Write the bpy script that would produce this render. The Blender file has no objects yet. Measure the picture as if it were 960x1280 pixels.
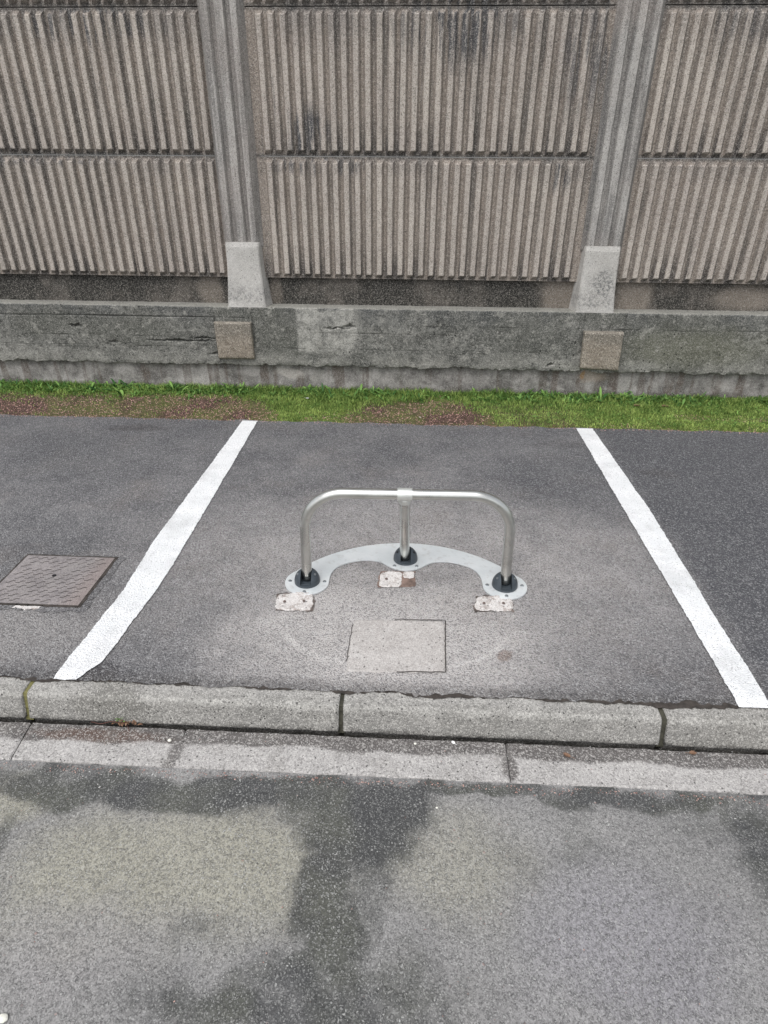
import bpy, bmesh, math, random
from mathutils import Vector, noise as mn
random.seed(7)
S = bpy.context.scene
COL = S.collection
R = math.radians
# ------------------------------------------------------------------ camera
FPX, PITCH, YAW, ROLL, H = 767.09, .51377, .045208, .0066345, 1.45767
cF = Vector((-math.sin(YAW)*math.cos(PITCH), math.cos(YAW)*math.cos(PITCH), -math.sin(PITCH)))
cR0 = Vector((math.cos(YAW), math.sin(YAW), 0)); cU0 = cR0.cross(cF)
cR = cR0*math.cos(ROLL)+cU0*math.sin(ROLL); cU = cU0*math.cos(ROLL)-cR0*math.sin(ROLL)
cd = bpy.data.cameras.new('camera'); cam = bpy.data.objects.new('camera', cd); COL.objects.link(cam)
from mathutils import Matrix
cam.matrix_world = Matrix(((cR.x, cU.x, -cF.x, 0), (cR.y, cU.y, -cF.y, 0), (cR.z, cU.z, -cF.z, H), (0, 0, 0, 1)))
cd.sensor_fit = 'VERTICAL'; cd.sensor_height = 24; cd.lens = FPX/1280*24
cd.clip_start = .02; cd.clip_end = 500
S.camera = cam
# ------------------------------------------------------------------ world, sun, exposure
w = bpy.data.worlds.new('World'); S.world = w; w.use_nodes = True
nt = w.node_tree; bg = nt.nodes['Background']
sky = nt.nodes.new('ShaderNodeTexSky'); sky.sky_type = 'NISHITA'; sky.sun_disc = False
SUN_EL, SUN_AZ = R(62), R(200)          # high, behind the camera and a little left
sky.sun_elevation = SUN_EL; sky.sun_rotation = SUN_AZ
sky.air_density = 1; sky.dust_density = 2.5; sky.ozone_density = 1
hs = nt.nodes.new('ShaderNodeHueSaturation'); hs.inputs['Saturation'].default_value = .22
nt.links.new(sky.outputs[0], hs.inputs['Color']); nt.links.new(hs.outputs[0], bg.inputs[0])
bg.inputs[1].default_value = .15
sd = bpy.data.lights.new('sun', 'SUN'); sun = bpy.data.objects.new('sun', sd); COL.objects.link(sun)
sd.energy = 1.3; sd.angle = R(35); sd.color = (1, .985, .97)
sdir = Vector((math.sin(SUN_AZ)*math.cos(SUN_EL), math.cos(SUN_AZ)*math.cos(SUN_EL), math.sin(SUN_EL)))
sun.rotation_euler = (-sdir).to_track_quat('-Z', 'Y').to_euler()
S.view_settings.view_transform = 'Standard'; S.view_settings.look = 'None'
S.view_settings.gamma = 1; S.view_settings.exposure = .46
S.render.engine = 'CYCLES'

# ------------------------------------------------------------------ node helpers
class M:
    def __init__(s, name):
        s.m = bpy.data.materials.new(name); s.m.use_nodes = True
        s.t = s.m.node_tree; s.b = s.t.nodes['Principled BSDF']
        s.geo = s.t.nodes.new('ShaderNodeNewGeometry'); s.P = s.geo.outputs['Position']
    def n(s, typ, **k):
        x = s.t.nodes.new(typ)
        for a, v in k.items(): setattr(x, a, v)
        return x
    def put(s, sock, v):
        if isinstance(v, bpy.types.NodeSocket): s.t.links.new(v, sock)
        elif isinstance(v, (tuple, list)) and len(v) == 3 and sock.type == 'RGBA': sock.default_value = (*v, 1)
        else: sock.default_value = v
    def math(s, op, a, b=0., c=0., clamp=False):
        x = s.n('ShaderNodeMath', operation=op, use_clamp=clamp)
        s.put(x.inputs[0], a); s.put(x.inputs[1], b); s.put(x.inputs[2], c)
        return x.outputs[0]
    def mix(s, f, a, b, mode='MIX'):
        x = s.n('ShaderNodeMix', data_type='RGBA', blend_type=mode)
        s.put(x.inputs[0], f); s.put(x.inputs[6], a); s.put(x.inputs[7], b)
        return x.outputs[2]
    def noise(s, scale, detail=4, rough=.55, vec=None, dist=0, stretch=None, col=False):
        v = vec or s.P
        if stretch:
            mp = s.n('ShaderNodeMapping'); s.put(mp.inputs[0], v); mp.inputs['Scale'].default_value = stretch; v = mp.outputs[0]
        x = s.n('ShaderNodeTexNoise'); s.put(x.inputs['Vector'], v)
        x.inputs['Scale'].default_value = scale; x.inputs['Detail'].default_value = detail
        x.inputs['Roughness'].default_value = rough; x.inputs['Distortion'].default_value = dist
        return x.outputs['Color' if col else 'Fac']
    def vor(s, scale, feat='F1', out='Distance', rnd=1., vec=None):
        x = s.n('ShaderNodeTexVoronoi', feature=feat); s.put(x.inputs['Vector'], vec or s.P)
        x.inputs['Scale'].default_value = scale; x.inputs['Randomness'].default_value = rnd
        return x.outputs[out]
    def rng(s, v, a, b, c=0., d=1., smooth=False):
        x = s.n('ShaderNodeMapRange', interpolation_type='SMOOTHSTEP' if smooth else 'LINEAR')
        s.put(x.inputs[0], v)
        for i, q in enumerate((a, b, c, d)): x.inputs[i+1].default_value = q
        return x.outputs[0]
    def sep(s, v=None):
        x = s.n('ShaderNodeSeparateXYZ'); s.put(x.inputs[0], v or s.P); return x.outputs
    def warp(s, scale, amt, detail=3):
        nz = s.noise(scale, detail, col=True)
        a = s.n('ShaderNodeVectorMath', operation='SUBTRACT'); s.put(a.inputs[0], nz); a.inputs[1].default_value = (.5, .5, .5)
        b = s.n('ShaderNodeVectorMath', operation='SCALE'); s.put(b.inputs[0], a.outputs[0]); b.inputs['Scale'].default_value = amt
        c = s.n('ShaderNodeVectorMath', operation='ADD'); s.put(c.inputs[0], s.P); s.put(c.inputs[1], b.outputs[0])
        return c.outputs[0]
    def ell(s, vec, cx, cy, rx, ry, rot=0, soft=.35, plane='xy'):
        mp = s.n('ShaderNodeMapping', vector_type='TEXTURE'); s.put(mp.inputs[0], vec)
        if plane == 'xy':
            mp.inputs['Location'].default_value = (cx, cy, 0); mp.inputs['Rotation'].default_value = (0, 0, rot)
            mp.inputs['Scale'].default_value = (rx, ry, 1e4)
        else:
            mp.inputs['Location'].default_value = (cx, 0, cy); mp.inputs['Rotation'].default_value = (0, rot, 0)
            mp.inputs['Scale'].default_value = (rx, 1e4, ry)
        l = s.n('ShaderNodeVectorMath', operation='LENGTH'); s.put(l.inputs[0], mp.outputs[0])
        return s.rng(l.outputs['Value'], 1-soft, 1+soft, 1, 0, True)
    def mx(s, *a):
        r = a[0]
        for q in a[1:]: r = s.math('MAXIMUM', r, q)
        return r
    def mul(s, a, b): return s.math('MULTIPLY', a, b)
    def fin(s, col, rough=.9, height=None, bump=.3, dist=.002, metal=0, spec=.3, normal=None):
        s.put(s.b.inputs['Base Color'], col); s.put(s.b.inputs['Roughness'], rough)
        s.put(s.b.inputs['Metallic'], metal); s.b.inputs['Specular IOR Level'].default_value = spec
        if height is not None:
            x = s.n('ShaderNodeBump'); x.inputs['Strength'].default_value = bump; x.inputs['Distance'].default_value = dist
            s.put(x.inputs['Height'], height)
            s.t.links.new(x.outputs[0], s.b.inputs['Normal'])
        return s.m

def g(u, v, z=0.):
    """point of the level plane z that the photograph shows at pixel (u, v) (960x1280)"""
    d = cF + cR*((u-480)/FPX) - cU*((v-640)/FPX)
    t = (z-H)/d.z
    return Vector((d.x*t, d.y*t, z))

# ------------------------------------------------------------------ object helpers
def mk(name, verts, faces, mat, parent=None, smooth=False, loc=None):
    me = bpy.data.meshes.new(name)
    if loc is not None:
        lx, ly, lz = loc; verts = [(a-lx, b-ly, c-lz) for a, b, c in verts]
    me.from_pydata(verts, [], faces); me.update()
    if mat is not None: me.materials.append(mat)
    if smooth: me.polygons.foreach_set('use_smooth', [True]*len(me.polygons))
    o = bpy.data.objects.new(name, me); COL.objects.link(o)
    if parent: o.parent = parent
    if loc is not None: o.location = loc
    return o
def mkbm(name, bm, mat, parent=None, smooth=False, loc=None):
    me = bpy.data.meshes.new(name); bmesh.ops.recalc_face_normals(bm, faces=bm.faces)
    bm.to_mesh(me); bm.free(); me.materials.append(mat)
    if smooth: me.polygons.foreach_set('use_smooth', [True]*len(me.polygons))
    o = bpy.data.objects.new(name, me); COL.objects.link(o)
    if parent: o.parent = parent
    if loc is not None: o.location = loc
    return o
def tag(o, label=None, cat=None, group=None, kind=None):
    if label: o['label'] = label
    if cat: o['category'] = cat
    if group: o['group'] = group
    if kind: o['kind'] = kind
    return o
def empty(name, loc, rz=0):
    o = bpy.data.objects.new(name, None); COL.objects.link(o); o.location = loc; o.rotation_euler = (0, 0, rz)
    o.empty_display_size = .1
    return o
def fbm(x, y, z=0., sc=1., oc=4):
    return mn.fractal(Vector((x*sc, y*sc, z)), 1., 2., oc)

# ------------------------------------------------------------------ materials
def speck(m, s1, s2, base, light, dark, amt_l=.5, amt_d=.5):
    amt_l *= 1.15; amt_d *= 1.3
    """aggregate: pale and dark grains in a binder"""
    c1 = m.vor(s1, out='Color'); c1x = m.sep(c1)[0]
    l = m.rng(c1x, .70, .95); d = m.rng(m.sep(c1)[1], .72, .95)
    c = m.mix(m.mul(l, amt_l), base, light)
    c = m.mix(m.mul(d, amt_d), c, dark)
    c2 = m.sep(m.vor(s2, out='Color'))
    c = m.mix(m.mul(m.rng(c2[0], .8, .9), amt_l), c, light)
    c = m.mix(m.mul(m.rng(c2[1], .8, .9), amt_d), c, dark)
    return c

def mat_lot():
    m = M('worn_fine_asphalt'); wp = m.warp(5, .22, 5); wf = m.warp(30, .03, 3)
    base = m.mix(m.rng(m.noise(2.6, 7, .7), .36, .64), (.098, .097, .102), (.188, .183, .185))
    x, y, z = m.sep()
    wx, wy, wz = m.sep(wp)
    # freshly scrubbed, dusty ground round the barrier
    dust = m.mx(m.ell(wp, -.02, 1.70, .60, .36, 0, .6), m.mul(m.ell(wp, .05, 2.12, 1.0, .55, 0, .65), .7),
                m.mul(m.ell(wp, -.42, 1.68, .3, .26, .3, .6), .9))
    dust = m.mul(dust, m.rng(m.noise(6, 6, .65), .28, .58, .45, 1))
    base = m.mix(dust, base, (.43, .405, .39))
    d2 = m.mx(m.ell(wp, -.03, 1.63, .36, .24, 0, .6), m.mul(m.ell(wp, -.32, 1.76, .18, .16, .5, .7), .9), m.mul(m.ell(wp, .27, 1.74, .15, .18, .5, .7), .8), m.mul(m.ell(wp, -.05, 1.88, .2, .1, 0, .6), .6))
    base = m.mix(m.mul(d2, .85), base, (.47, .445, .43))
    # brownish wear
    base = m.mix(m.mul(m.rng(m.noise(3.1, 5, .6), .52, .7), .35), base, (.19, .165, .15))
    # old darker asphalt: far side, right bay
    dk = m.mx(m.rng(wx, 1.08, 1.24, 0, .88, True), m.rng(wy, 2.9, 3.9, 0, .45, True), m.mul(m.ell(wp, .95, 3.0, .5, .4, 0, .5), .5))
    base = m.mix(dk, base, (.072, .073, .080))
    dk3 = m.mul(m.ell(wp, -1.9, 3.2, .5, .3, 0, .5), .5)
    base = m.mix(dk3, base, (.085, .085, .09))
    base = m.mix(m.mul(m.ell(wp, -1.5, 1.6, .5, .18, .2, .6), .75), base, (.30, .285, .275))
    # damp spots
    dk2 = m.mx(m.ell(wf, -1.0, 1.435, .075, .06, .5, .25), m.ell(wf, -1.32, 1.40, .14, .035, 0, .3),
               m.ell(wp, -1.72, 3.58, .17, .05, .1, .4), m.mul(m.ell(wp, .9, 3.45, .16, .05, .1, .4), .5),
               m.mul(m.ell(wp, 1.35, 3.08, .09, .05, .1, .4), .7), m.mul(m.ell(wf, -1.2, 1.83, .1, .12, .6, .5), .35))
    base = m.mix(m.mul(dk2, .8), base, (.062, .058, .060))
    edge = m.rng(m.sep(wf)[1], 1.425, 1.475, 1, 0, True)
    base = m.mix(m.mul(edge, .55), base, (.075, .070, .066))
    # ghost outline of the plate that stood here before
    def ring(cx, cy, r, wd):
        mp = m.n('ShaderNodeMapping', vector_type='TEXTURE'); m.put(mp.inputs[0], wf); mp.inputs['Location'].default_value = (cx, cy, 0); mp.inputs['Scale'].default_value = (r[0], r[1], 1e4)
        l = m.n('ShaderNodeVectorMath', operation='LENGTH'); m.put(l.inputs[0], mp.outputs[0])
        q = m.math('ABSOLUTE', m.math('SUBTRACT', l.outputs['Value'], 1))
        return m.rng(q, wd*.4, wd, 1, 0, True)
    gh = m.mul(ring(-.035, 1.73, (.405, .215), .055), m.rng(y, 1.64, 1.72, 1, 0, True))
    gh = m.mul(gh, m.rng(m.noise(9, 3), .3, .5, .5, 1))
    base = m.mix(m.mul(gh, .7), base, (.56, .535, .515))
    base = m.mix(m.mul(m.ell(wf, .345, 1.60, .03, .02, .6, .3), .6), base, (.16, .10, .07))
    lt = m.mix(.5, base, (.50, .50, .50)); dkc = m.mix(.55, base, (.03, .03, .035))
    col = speck(m, 170, 330, base, lt, dkc, .62, .75)
    col = m.mix(m.mul(m.rng(m.vor(150, 'DISTANCE_TO_EDGE'), 0, .10, 1, 0), m.rng(m.noise(30, 3), .4, .6, .15, .6)), col, dkc)
    fl = m.sep(m.vor(60, out='Color'))[2]
    col = m.mix(m.mul(m.rng(fl, .975, .985), m.rng(m.vor(60), .1, .2, .8, 0)), col, (.6, .58, .55))
    h = m.math('ADD', m.mul(m.vor(160), -1.2), m.mul(m.noise(90, 3), 1.2))
    h = m.math('ADD', h, m.mul(m.noise(6, 4), 1.5))
    return m.fin(col, m.math('SUBTRACT', .92, m.mul(dk2, .35)), h, .8, .005)

def mat_road():
    m = M('coarse_road_asphalt'); wp = m.warp(5, .20, 7)
    G = lambda u, v: g(u, v, -.1)
    def E(u, v, ru, rv, soft=.65, rot=0):
        c = G(u, v); a = G(u+ru, v); b = G(u, v-rv) if v-rv > 700 else G(u, v)
        return m.ell(wp, c.x, c.y, abs(a.x-c.x), max(.02, abs(b.y-c.y)), rot, soft)
    n1 = m.noise(3, 5, .6)
    base = m.mix(m.rng(n1, .35, .65), (.220, .215, .212), (.290, .283, .276))
    base = m.mix(m.mul(m.mx(E(270, 1080, 150, 70, .5), E(120, 1110, 120, 90, .5), m.mul(E(10, 1000, 60, 30, .5), 1.), m.mul(E(560, 1080, 90, 60, .6), .7)), .6), base, (.36, .345, .265))
    base = m.mix(m.mul(m.mx(E(790, 1180, 130, 90, .6), E(90, 1180, 90, 60, .6)), .45), base, (.26, .25, .28))
    dark = m.mx(E(180, 988, 230, 24), m.mul(E(480, 985, 480, 10), .8), E(440, 1005, 100, 34), E(445, 1045, 70, 45), E(400, 1110, 42, 60), E(425, 1180, 40, 60), m.mul(E(360, 1225, 60, 40), .8), m.mul(E(330, 1265, 190, 34), .8), m.mul(E(475, 1245, 100, 50, .8), .7),
                m.mul(E(955, 1060, 45, 75), .8), m.mul(E(760, 992, 260, 10), .8), m.mul(E(625, 1105, 55, 60, .6), .25), m.mul(E(735, 1035, 60, 55, .6), .3),
                m.mul(E(1, 1050, 16, 45), .6), m.mul(E(880, 1030, 60, 26), .45), m.mul(E(230, 1170, 60, 24, .6), .3), m.mul(E(455, 1130, 30, 90, .6), .6))
    dark = m.math('ADD', dark, m.mul(m.math('SUBTRACT', m.noise(9, 8, .75), .5), 1.3))
    dark = m.math('ADD', dark, m.mul(m.math('SUBTRACT', m.noise(3.2, 3, .5), .5), .7))
    dark = m.rng(dark, .12, .85, 0, 1, True)
    dk = m.mix(m.rng(m.noise(5, 3), .4, .6), (.028, .030, .032), (.060, .063, .050))
    base = m.mix(m.mul(dark, .86), base, dk)
    # aggregate: flat angular chips of two sizes showing in a fine dark binder
    wv = m.warp(70, .009, 3)
    col = base; hh = None
    for sc, thr, amt in ((120, .60, .62), (220, .50, .6)):
        x = m.n('ShaderNodeTexVoronoi', feature='F1', distance='MINKOWSKI'); x.inputs['Exponent'].default_value = 1.4
        m.put(x.inputs['Vector'], wv); x.inputs['Scale'].default_value = sc
        c3 = m.sep(x.outputs['Color'])
        chip = m.mul(m.rng(x.outputs['Distance'], .36, .50, 1, 0), m.rng(c3[0], thr, thr+.06))
        tone = m.mix(m.rng(c3[1], 0, 1), m.mix(.5, base, (.12, .12, .12)), m.mix(.6, base, (.56, .56, .54)))
        rim = m.mul(m.mul(m.rng(x.outputs['Distance'], .42, .52), m.rng(x.outputs['Distance'], .75, .6)), m.rng(c3[0], thr, thr+.06))
        col = m.mix(m.mul(rim, .5), col, m.mix(.75, base, (.02, .02, .02)))
        col = m.mix(m.mul(chip, amt), col, tone)
        col = m.mix(m.mul(m.mul(chip, m.rng(c3[2], .992, .996)), .55), col, (.36, .20, .17))
        q = m.mul(chip, m.math('ADD', .4, m.mul(c3[1], .6)))
        hh = q if hh is None else m.math('ADD', hh, m.mul(q, .5))
    v2 = m.sep(m.vor(330, out='Color', vec=wv))
    col = m.mix(m.mul(m.rng(v2[0], .72, .95), .4), col, m.mix(.6, base, (.55, .55, .53)))
    col = m.mix(m.mul(m.rng(v2[1], .60, .85), .55), col, m.mix(.7, base, (.02, .02, .02)))
    pit = m.rng(m.noise(110, 4, .7), .33, .42, 1, 0)
    col = m.mix(m.mul(pit, .25), col, (.04, .04, .04))
    h = m.math('ADD', hh, m.mul(m.noise(140, 4, .7), .9))
    h = m.math('SUBTRACT', h, m.mul(pit, .3)); h = m.math('ADD', h, m.mul(m.noise(9, 4), 1.2))
    return m.fin(col, m.math('SUBTRACT', .85, m.mul(dark, .25)), h, .75, .004, spec=.35)

def mat_stone(name, a, b, lt, dk, grain=220, bump=.5, stains=None, pits=True, extra=None):
    m = M(name)
    base = m.mix(m.rng(m.noise(6, 6, .65), .35, .65), a, b)
    if extra: base = extra(m, base)
    col = speck(m, grain, grain*2.1, base, m.mix(.6, base, lt), m.mix(.6, base, dk), .6, .6)
    h = m.math('ADD', m.noise(120, 4, .6), m.mul(m.vor(grain), -.5))
    if pits:
        p = m.mul(m.rng(m.vor(70), .12, .22, 1, 0), m.rng(m.sep(m.vor(70, out='Color'))[0], .62, .66))
        col = m.mix(m.mul(p, .85), col, (.03, .03, .028)); h = m.math('SUBTRACT', h, m.mul(p, 2))
    h = m.math('ADD', h, m.mul(m.noise(18, 4), 1.2))
    return m.fin(col, .93, h, bump, .003)

def kerb_x(m, base):
    wf = m.warp(25, .04, 4); wp = m.warp(8, .1, 5)
    x, y, z = m.sep(wf)
    base = m.mix(m.mul(m.rng(m.noise(4, 5, .6), .5, .62), .35), base, (.17, .165, .15))
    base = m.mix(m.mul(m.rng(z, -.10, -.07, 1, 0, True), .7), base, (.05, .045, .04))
    base = m.mix(m.mul(m.rng(y, 1.372, 1.39), m.rng(m.noise(8, 4), .3, .6, .15, .6)), base, (.33, .32, .305))
    base = m.mix(m.mul(m.rng(m.math('ABSOLUTE', m.math('ADD', z, .012)), 0, .016, 1, 0, True), m.rng(m.noise(11, 4), .35, .65, .1, .7)), base, (.42, .41, .385))
    base = m.mix(m.mul(m.ell(wf, -.93, -.04, .12, .05, 0, .3, 'xz'), .5), base, (.12, .115, .10))
    base = m.mix(m.mul(m.ell(wp, 1.25, 1.38, .4, .1, 0, .5), .3), base, (.2, .19, .17))
    return base
def gut_x(m, base):
    wf = m.warp(7, .07, 5)
    x, y, z = m.sep(wf)
    wet = m.rng(y, 1.262, 1.276, 0, 1, True)
    wet = m.mx(wet, m.ell(m.warp(40, .02, 3), .325, 1.235, .022, .05, 0, .3), m.mul(m.ell(m.warp(40, .02, 3), -.685, 1.235, .02, .08, -.1, .4), .9), m.mul(m.rng(m.sep(m.warp(30, .03))[1], 1.17, 1.188, 1, 0, True), .5))
    base = m.mix(m.mul(wet, .9), base, (.085, .077, .074))
    base = m.mix(m.mul(m.ell(m.warp(20, .05, 4), -.95, 1.285, .20, .025, 0, .4), .7), base, (.10, .06, .045))
    base = m.mix(m.mul(m.rng(m.noise(9, 4), .55, .65), .3), base, (.2, .19, .175))
    return base
def plinth_mat():
    m = M('weathered_cast_concrete'); wp = m.warp(7, .14, 6); wf = m.warp(22, .05, 4)
    x, y, z = m.sep(); wx, wy, wz = m.sep(wp)
    base = m.mix(m.rng(m.noise(3.4, 6, .65, stretch=(1, 1, 2)), .36, .64), (.075, .077, .070), (.235, .232, .212))
    base = m.mix(m.mul(m.rng(m.noise(30, 7, .8), .47, .56), .8), base, (.048, .049, .044))
    base = m.mix(m.mul(m.rng(m.noise(45, 4, .7), .58, .66), .55), base, (.36, .35, .32))
    # weather film: dark run-down streaks below the ledge
    top = m.rng(wz, .45, .63, 0, 1, True)
    st = m.mul(top, m.rng(m.noise(5, 5, .6, stretch=(1, 1, .25)), .38, .58))
    base = m.mix(m.mul(st, .75), base, (.062, .066, .068))
    dk = m.mx(m.ell(wp, -2.55, .50, .25, .1, 0, .5, 'xz'), m.ell(wp, -1.1, .57, .3, .06, 0, .5, 'xz'), m.ell(wp, -.93, .40, .17, .16, 0, .4, 'xz'),
              m.ell(wp, -2.0, .45, .35, .10, 0, .6, 'xz'), m.mul(m.ell(wp, .8, .45, .25, .16, 0, .5, 'xz'), .6), m.ell(wp, 1.27, .57, .16, .05, 0, .5, 'xz'), m.ell(wp, 1.75, .45, .4, .15, 0, .5, 'xz'))
    base = m.mix(m.mul(dk, .6), base, (.083, .085, .072))
    base = m.mix(m.mul(m.ell(wp, 1.9, .38, .45, .12, 0, .6, 'xz'), .45), base, (.15, .15, .10))
    # pale cleaned rectangle
    rect = m.mul(m.mul(m.rng(m.sep(m.warp(30, .015))[0], -.805, -.785), m.rng(wx, -.42, -.34, 1, 0)), m.mul(m.rng(z, .30, .33), m.rng(wz, .60, .62, 1, 0)))
    base = m.mix(m.mul(rect, m.rng(m.noise(14, 6, .7), .38, .56, .1, .8)), base, (.42, .41, .375))
    pale = m.mul(m.rng(m.noise(13, 6, .75), .56, .64), .6)
    base = m.mix(pale, base, (.36, .35, .315))
    low = m.mul(m.rng(wz, .34, .25, 0, 1, True), m.rng(m.noise(4, 4), .4, .55))
    base = m.mix(m.mul(low, .5), base, (.33, .32, .29))
    # horizontal ledge is pale and dusty
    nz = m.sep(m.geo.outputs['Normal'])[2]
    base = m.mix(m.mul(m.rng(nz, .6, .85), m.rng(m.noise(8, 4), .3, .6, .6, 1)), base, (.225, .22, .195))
    col = speck(m, 200, 430, base, m.mix(.5, base, (.6, .58, .53)), m.mix(.6, base, (.02, .02, .02)), .5, .6)
    pm = m.rng(m.noise(3.2, 3), .45, .6)
    pw = m.warp(40, .02)
    p = m.mul(m.rng(m.vor(48, vec=pw), .18, .30, 1, 0), m.rng(m.sep(m.vor(48, out='Color', vec=pw))[0], .70, .74))
    p = m.mul(p, pm)
    cr = m.n('ShaderNodeAttribute', attribute_name='crack').outputs['Fac']
    col = m.mix(m.mul(cr, .92), col, (.018, .018, .016))
    col = m.mix(m.mul(p, .85), col, (.02, .02, .02))
    h = m.math('ADD', m.noise(90, 5, .65), m.mul(m.noise(20, 5, .65), 2)); h = m.math('SUBTRACT', h, m.mul(p, 2))
    return m.fin(col, .95, h, .7, .004)
def footing_mat():
    m = M('stained_footing_render'); wp = m.warp(9, .1, 5)
    base = m.mix(m.rng(m.noise(5, 6, .7), .40, .60), (.12, .11, .105), (.34, .32, .305))
    base = m.mix(m.mul(m.rng(m.noise(9, 4, .6), .55, .62), .6), base, (.33, .31, .29))
    sx = m.noise(16, 3, .5, stretch=(1, 1, .06))
    base = m.mix(m.mul(m.mul(m.rng(sx, .52, .60), m.rng(m.noise(12, 4), .3, .6, .3, 1)), .85), base, (.105, .08, .068))
    base = m.mix(m.mul(m.rng(m.noise(7, 4), .55, .65), .5), base, (.085, .08, .07))
    base = m.mix(m.mul(m.ell(wp, 1.27, .18, .09, .05, 0, .4, 'xz'), .6), base, (.36, .29, .23))
    base = m.mix(m.mul(m.ell(wp, 1.19, .19, .016, .03, 0, .4, 'xz'), .8), base, (.33, .19, .08))
    base = m.mix(m.mul(m.ell(wp, -.88, .165, .10, .035, .25, .3, 'xz'), .7), base, (.40, .37, .34))
    base = m.mix(m.rng(m.sep(wp)[2], .085, .05, 0, .7, True), base, (.075, .065, .055))
    col = speck(m, 200, 400, base, m.mix(.5, base, (.6, .6, .55)), m.mix(.5, base, (.02, .02, .02)), .4, .5)
    return m.fin(col, .95, m.math('ADD', m.noise(70, 5, .65), m.mul(m.noise(14, 4), 2)), .6, .005)
def panel_mat():
    m = M('ribbed_panel_concrete'); x, y, z = m.sep()
    wp = m.warp(6, .12, 5)
    base = m.mix(m.rng(m.noise(2.5, 5, .6), .35, .65), (.360, .318, .281), (.470, .421, .370))
    base = m.mix(m.mul(m.rng(m.noise(1.3, 3), .42, .62), .3), base, (.30, .255, .235))
    # each groove weathers differently: long vertical streaks
    vs = m.noise(13, 4, .6, stretch=(1, 1, .10))
    dep = m.rng(y, 4.3238, 4.330)                    # groove grime and pinkish dust, plus recess shade painted in by depth
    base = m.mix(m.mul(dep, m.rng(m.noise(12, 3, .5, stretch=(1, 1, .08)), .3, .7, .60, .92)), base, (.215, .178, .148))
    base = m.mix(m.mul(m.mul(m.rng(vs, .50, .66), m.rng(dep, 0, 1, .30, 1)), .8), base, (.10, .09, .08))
    # blue black algae runs from each panel's top edge
    jz1 = m.rng(m.sep(wp)[2], 1.94, 2.24, 0, 1, True); jz2 = m.mul(m.rng(m.sep(wp)[2], 1.35, 1.50, 0, 1, True), m.rng(z, 1.503, 1.507, 1, 0))
    run = m.noise(4.5, 5, .62, stretch=(1, 1, .22))
    a = m.mul(jz1, m.rng(run, .44, .60)); a2 = m.mul(m.mul(jz2, m.rng(run, .46, .62)), .8)
    ctr = m.mx(m.ell(wp, .2, 2.16, .35, .18, 0, .5, 'xz'), m.ell(wp, -.68, 1.62, .13, .13, 0, .5, 'xz'), m.mul(m.ell(wp, .95, 2.05, .16, .3, 0, .5, 'xz'), .8), m.ell(wp, .87, 1.42, .05, .1, 0, .5, 'xz'),
               m.mul(m.ell(wp, -1.9, 2.16, .5, .09, 0, .5, 'xz'), .9), m.mul(m.ell(wp, 1.85, 2.18, .25, .12, 0, .5, 'xz'), .7), m.mul(m.ell(wp, -2.6, 1.49, .8, .04, 0, .5, 'xz'), .8), m.mul(m.ell(wp, -.6, 1.46, .3, .05, 0, .5, 'xz'), .8))
    ctr = m.mul(ctr, m.rng(m.noise(30, 5, .65, stretch=(1, 1, .09)), .46, .57))
    alg = m.mx(m.mul(a, .45), m.mul(a2, .45), m.mul(ctr, .95))
    base = m.mix(alg, base, (.045, .048, .056))
    th = m.mul(m.rng(m.noise(38, 3, .6, stretch=(1, 1, .035)), .60, .68), m.rng(m.noise(3, 4), .45, .6))
    base = m.mix(m.mul(th, .6), base, (.07, .066, .062))
    # soot spots climbing up from the lower ends of the grooves
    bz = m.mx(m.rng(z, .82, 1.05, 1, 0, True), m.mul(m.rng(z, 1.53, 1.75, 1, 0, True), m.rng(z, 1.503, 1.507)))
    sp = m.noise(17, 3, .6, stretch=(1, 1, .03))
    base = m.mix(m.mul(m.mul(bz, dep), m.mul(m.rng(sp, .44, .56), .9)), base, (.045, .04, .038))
    # black grime of the joint
    jz = m.mx(m.rng(m.math('ABSOLUTE', m.math('SUBTRACT', m.sep(m.warp(20, .03))[2], 1.506)), .004, .022, 1, 0, True),
              m.rng(m.math('ABSOLUTE', m.math('SUBTRACT', m.sep(m.warp(20, .03))[2], 2.232)), .006, .03, 1, 0, True))
    base = m.mix(m.mul(jz, .6), base, (.05, .05, .05))
    col = speck(m, 190, 380, base, m.mix(.6, base, (.66, .62, .57)), m.mix(.75, base, (.02, .02, .02)), .5, .55)
    p = m.mul(m.rng(m.vor(85), .10, .2, 1, 0), m.rng(m.sep(m.vor(85, out='Color'))[0], .80, .83))
    col = m.mix(m.mul(p, .7), col, (.03, .03, .03))
    h = m.math('ADD', m.noise(110, 4, .6), m.mul(m.noise(25, 4), 1.5)); h = m.math('SUBTRACT', h, m.mul(p, 1.5))
    return m.fin(col, .95, h, .55, .003)
def board_x(m, base):
    wp = m.warp(7, .12, 5)
    n = m.noise(4, 5, .65, stretch=(1, 1, .8))
    base = m.mix(m.rng(n, .36, .52, .55, .97), base, (.014, .014, .012))
    base = m.mix(m.mul(m.mx(m.ell(wp, 1.0, .71, .14, .2, 0, .4, 'xz'), m.ell(wp, 1.47, .71, .13, .2, 0, .4, 'xz'), m.ell(wp, 2.2, .70, .2, .09, 0, .5, 'xz'), m.mul(m.ell(wp, -1.4, .71, .08, .15, 0, .4, 'xz'), .8), m.mul(m.ell(wp, -.95, .71, .05, .1, 0, .4, 'xz'), .6)), .75), base, (.235, .20, .165))
    return base
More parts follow.
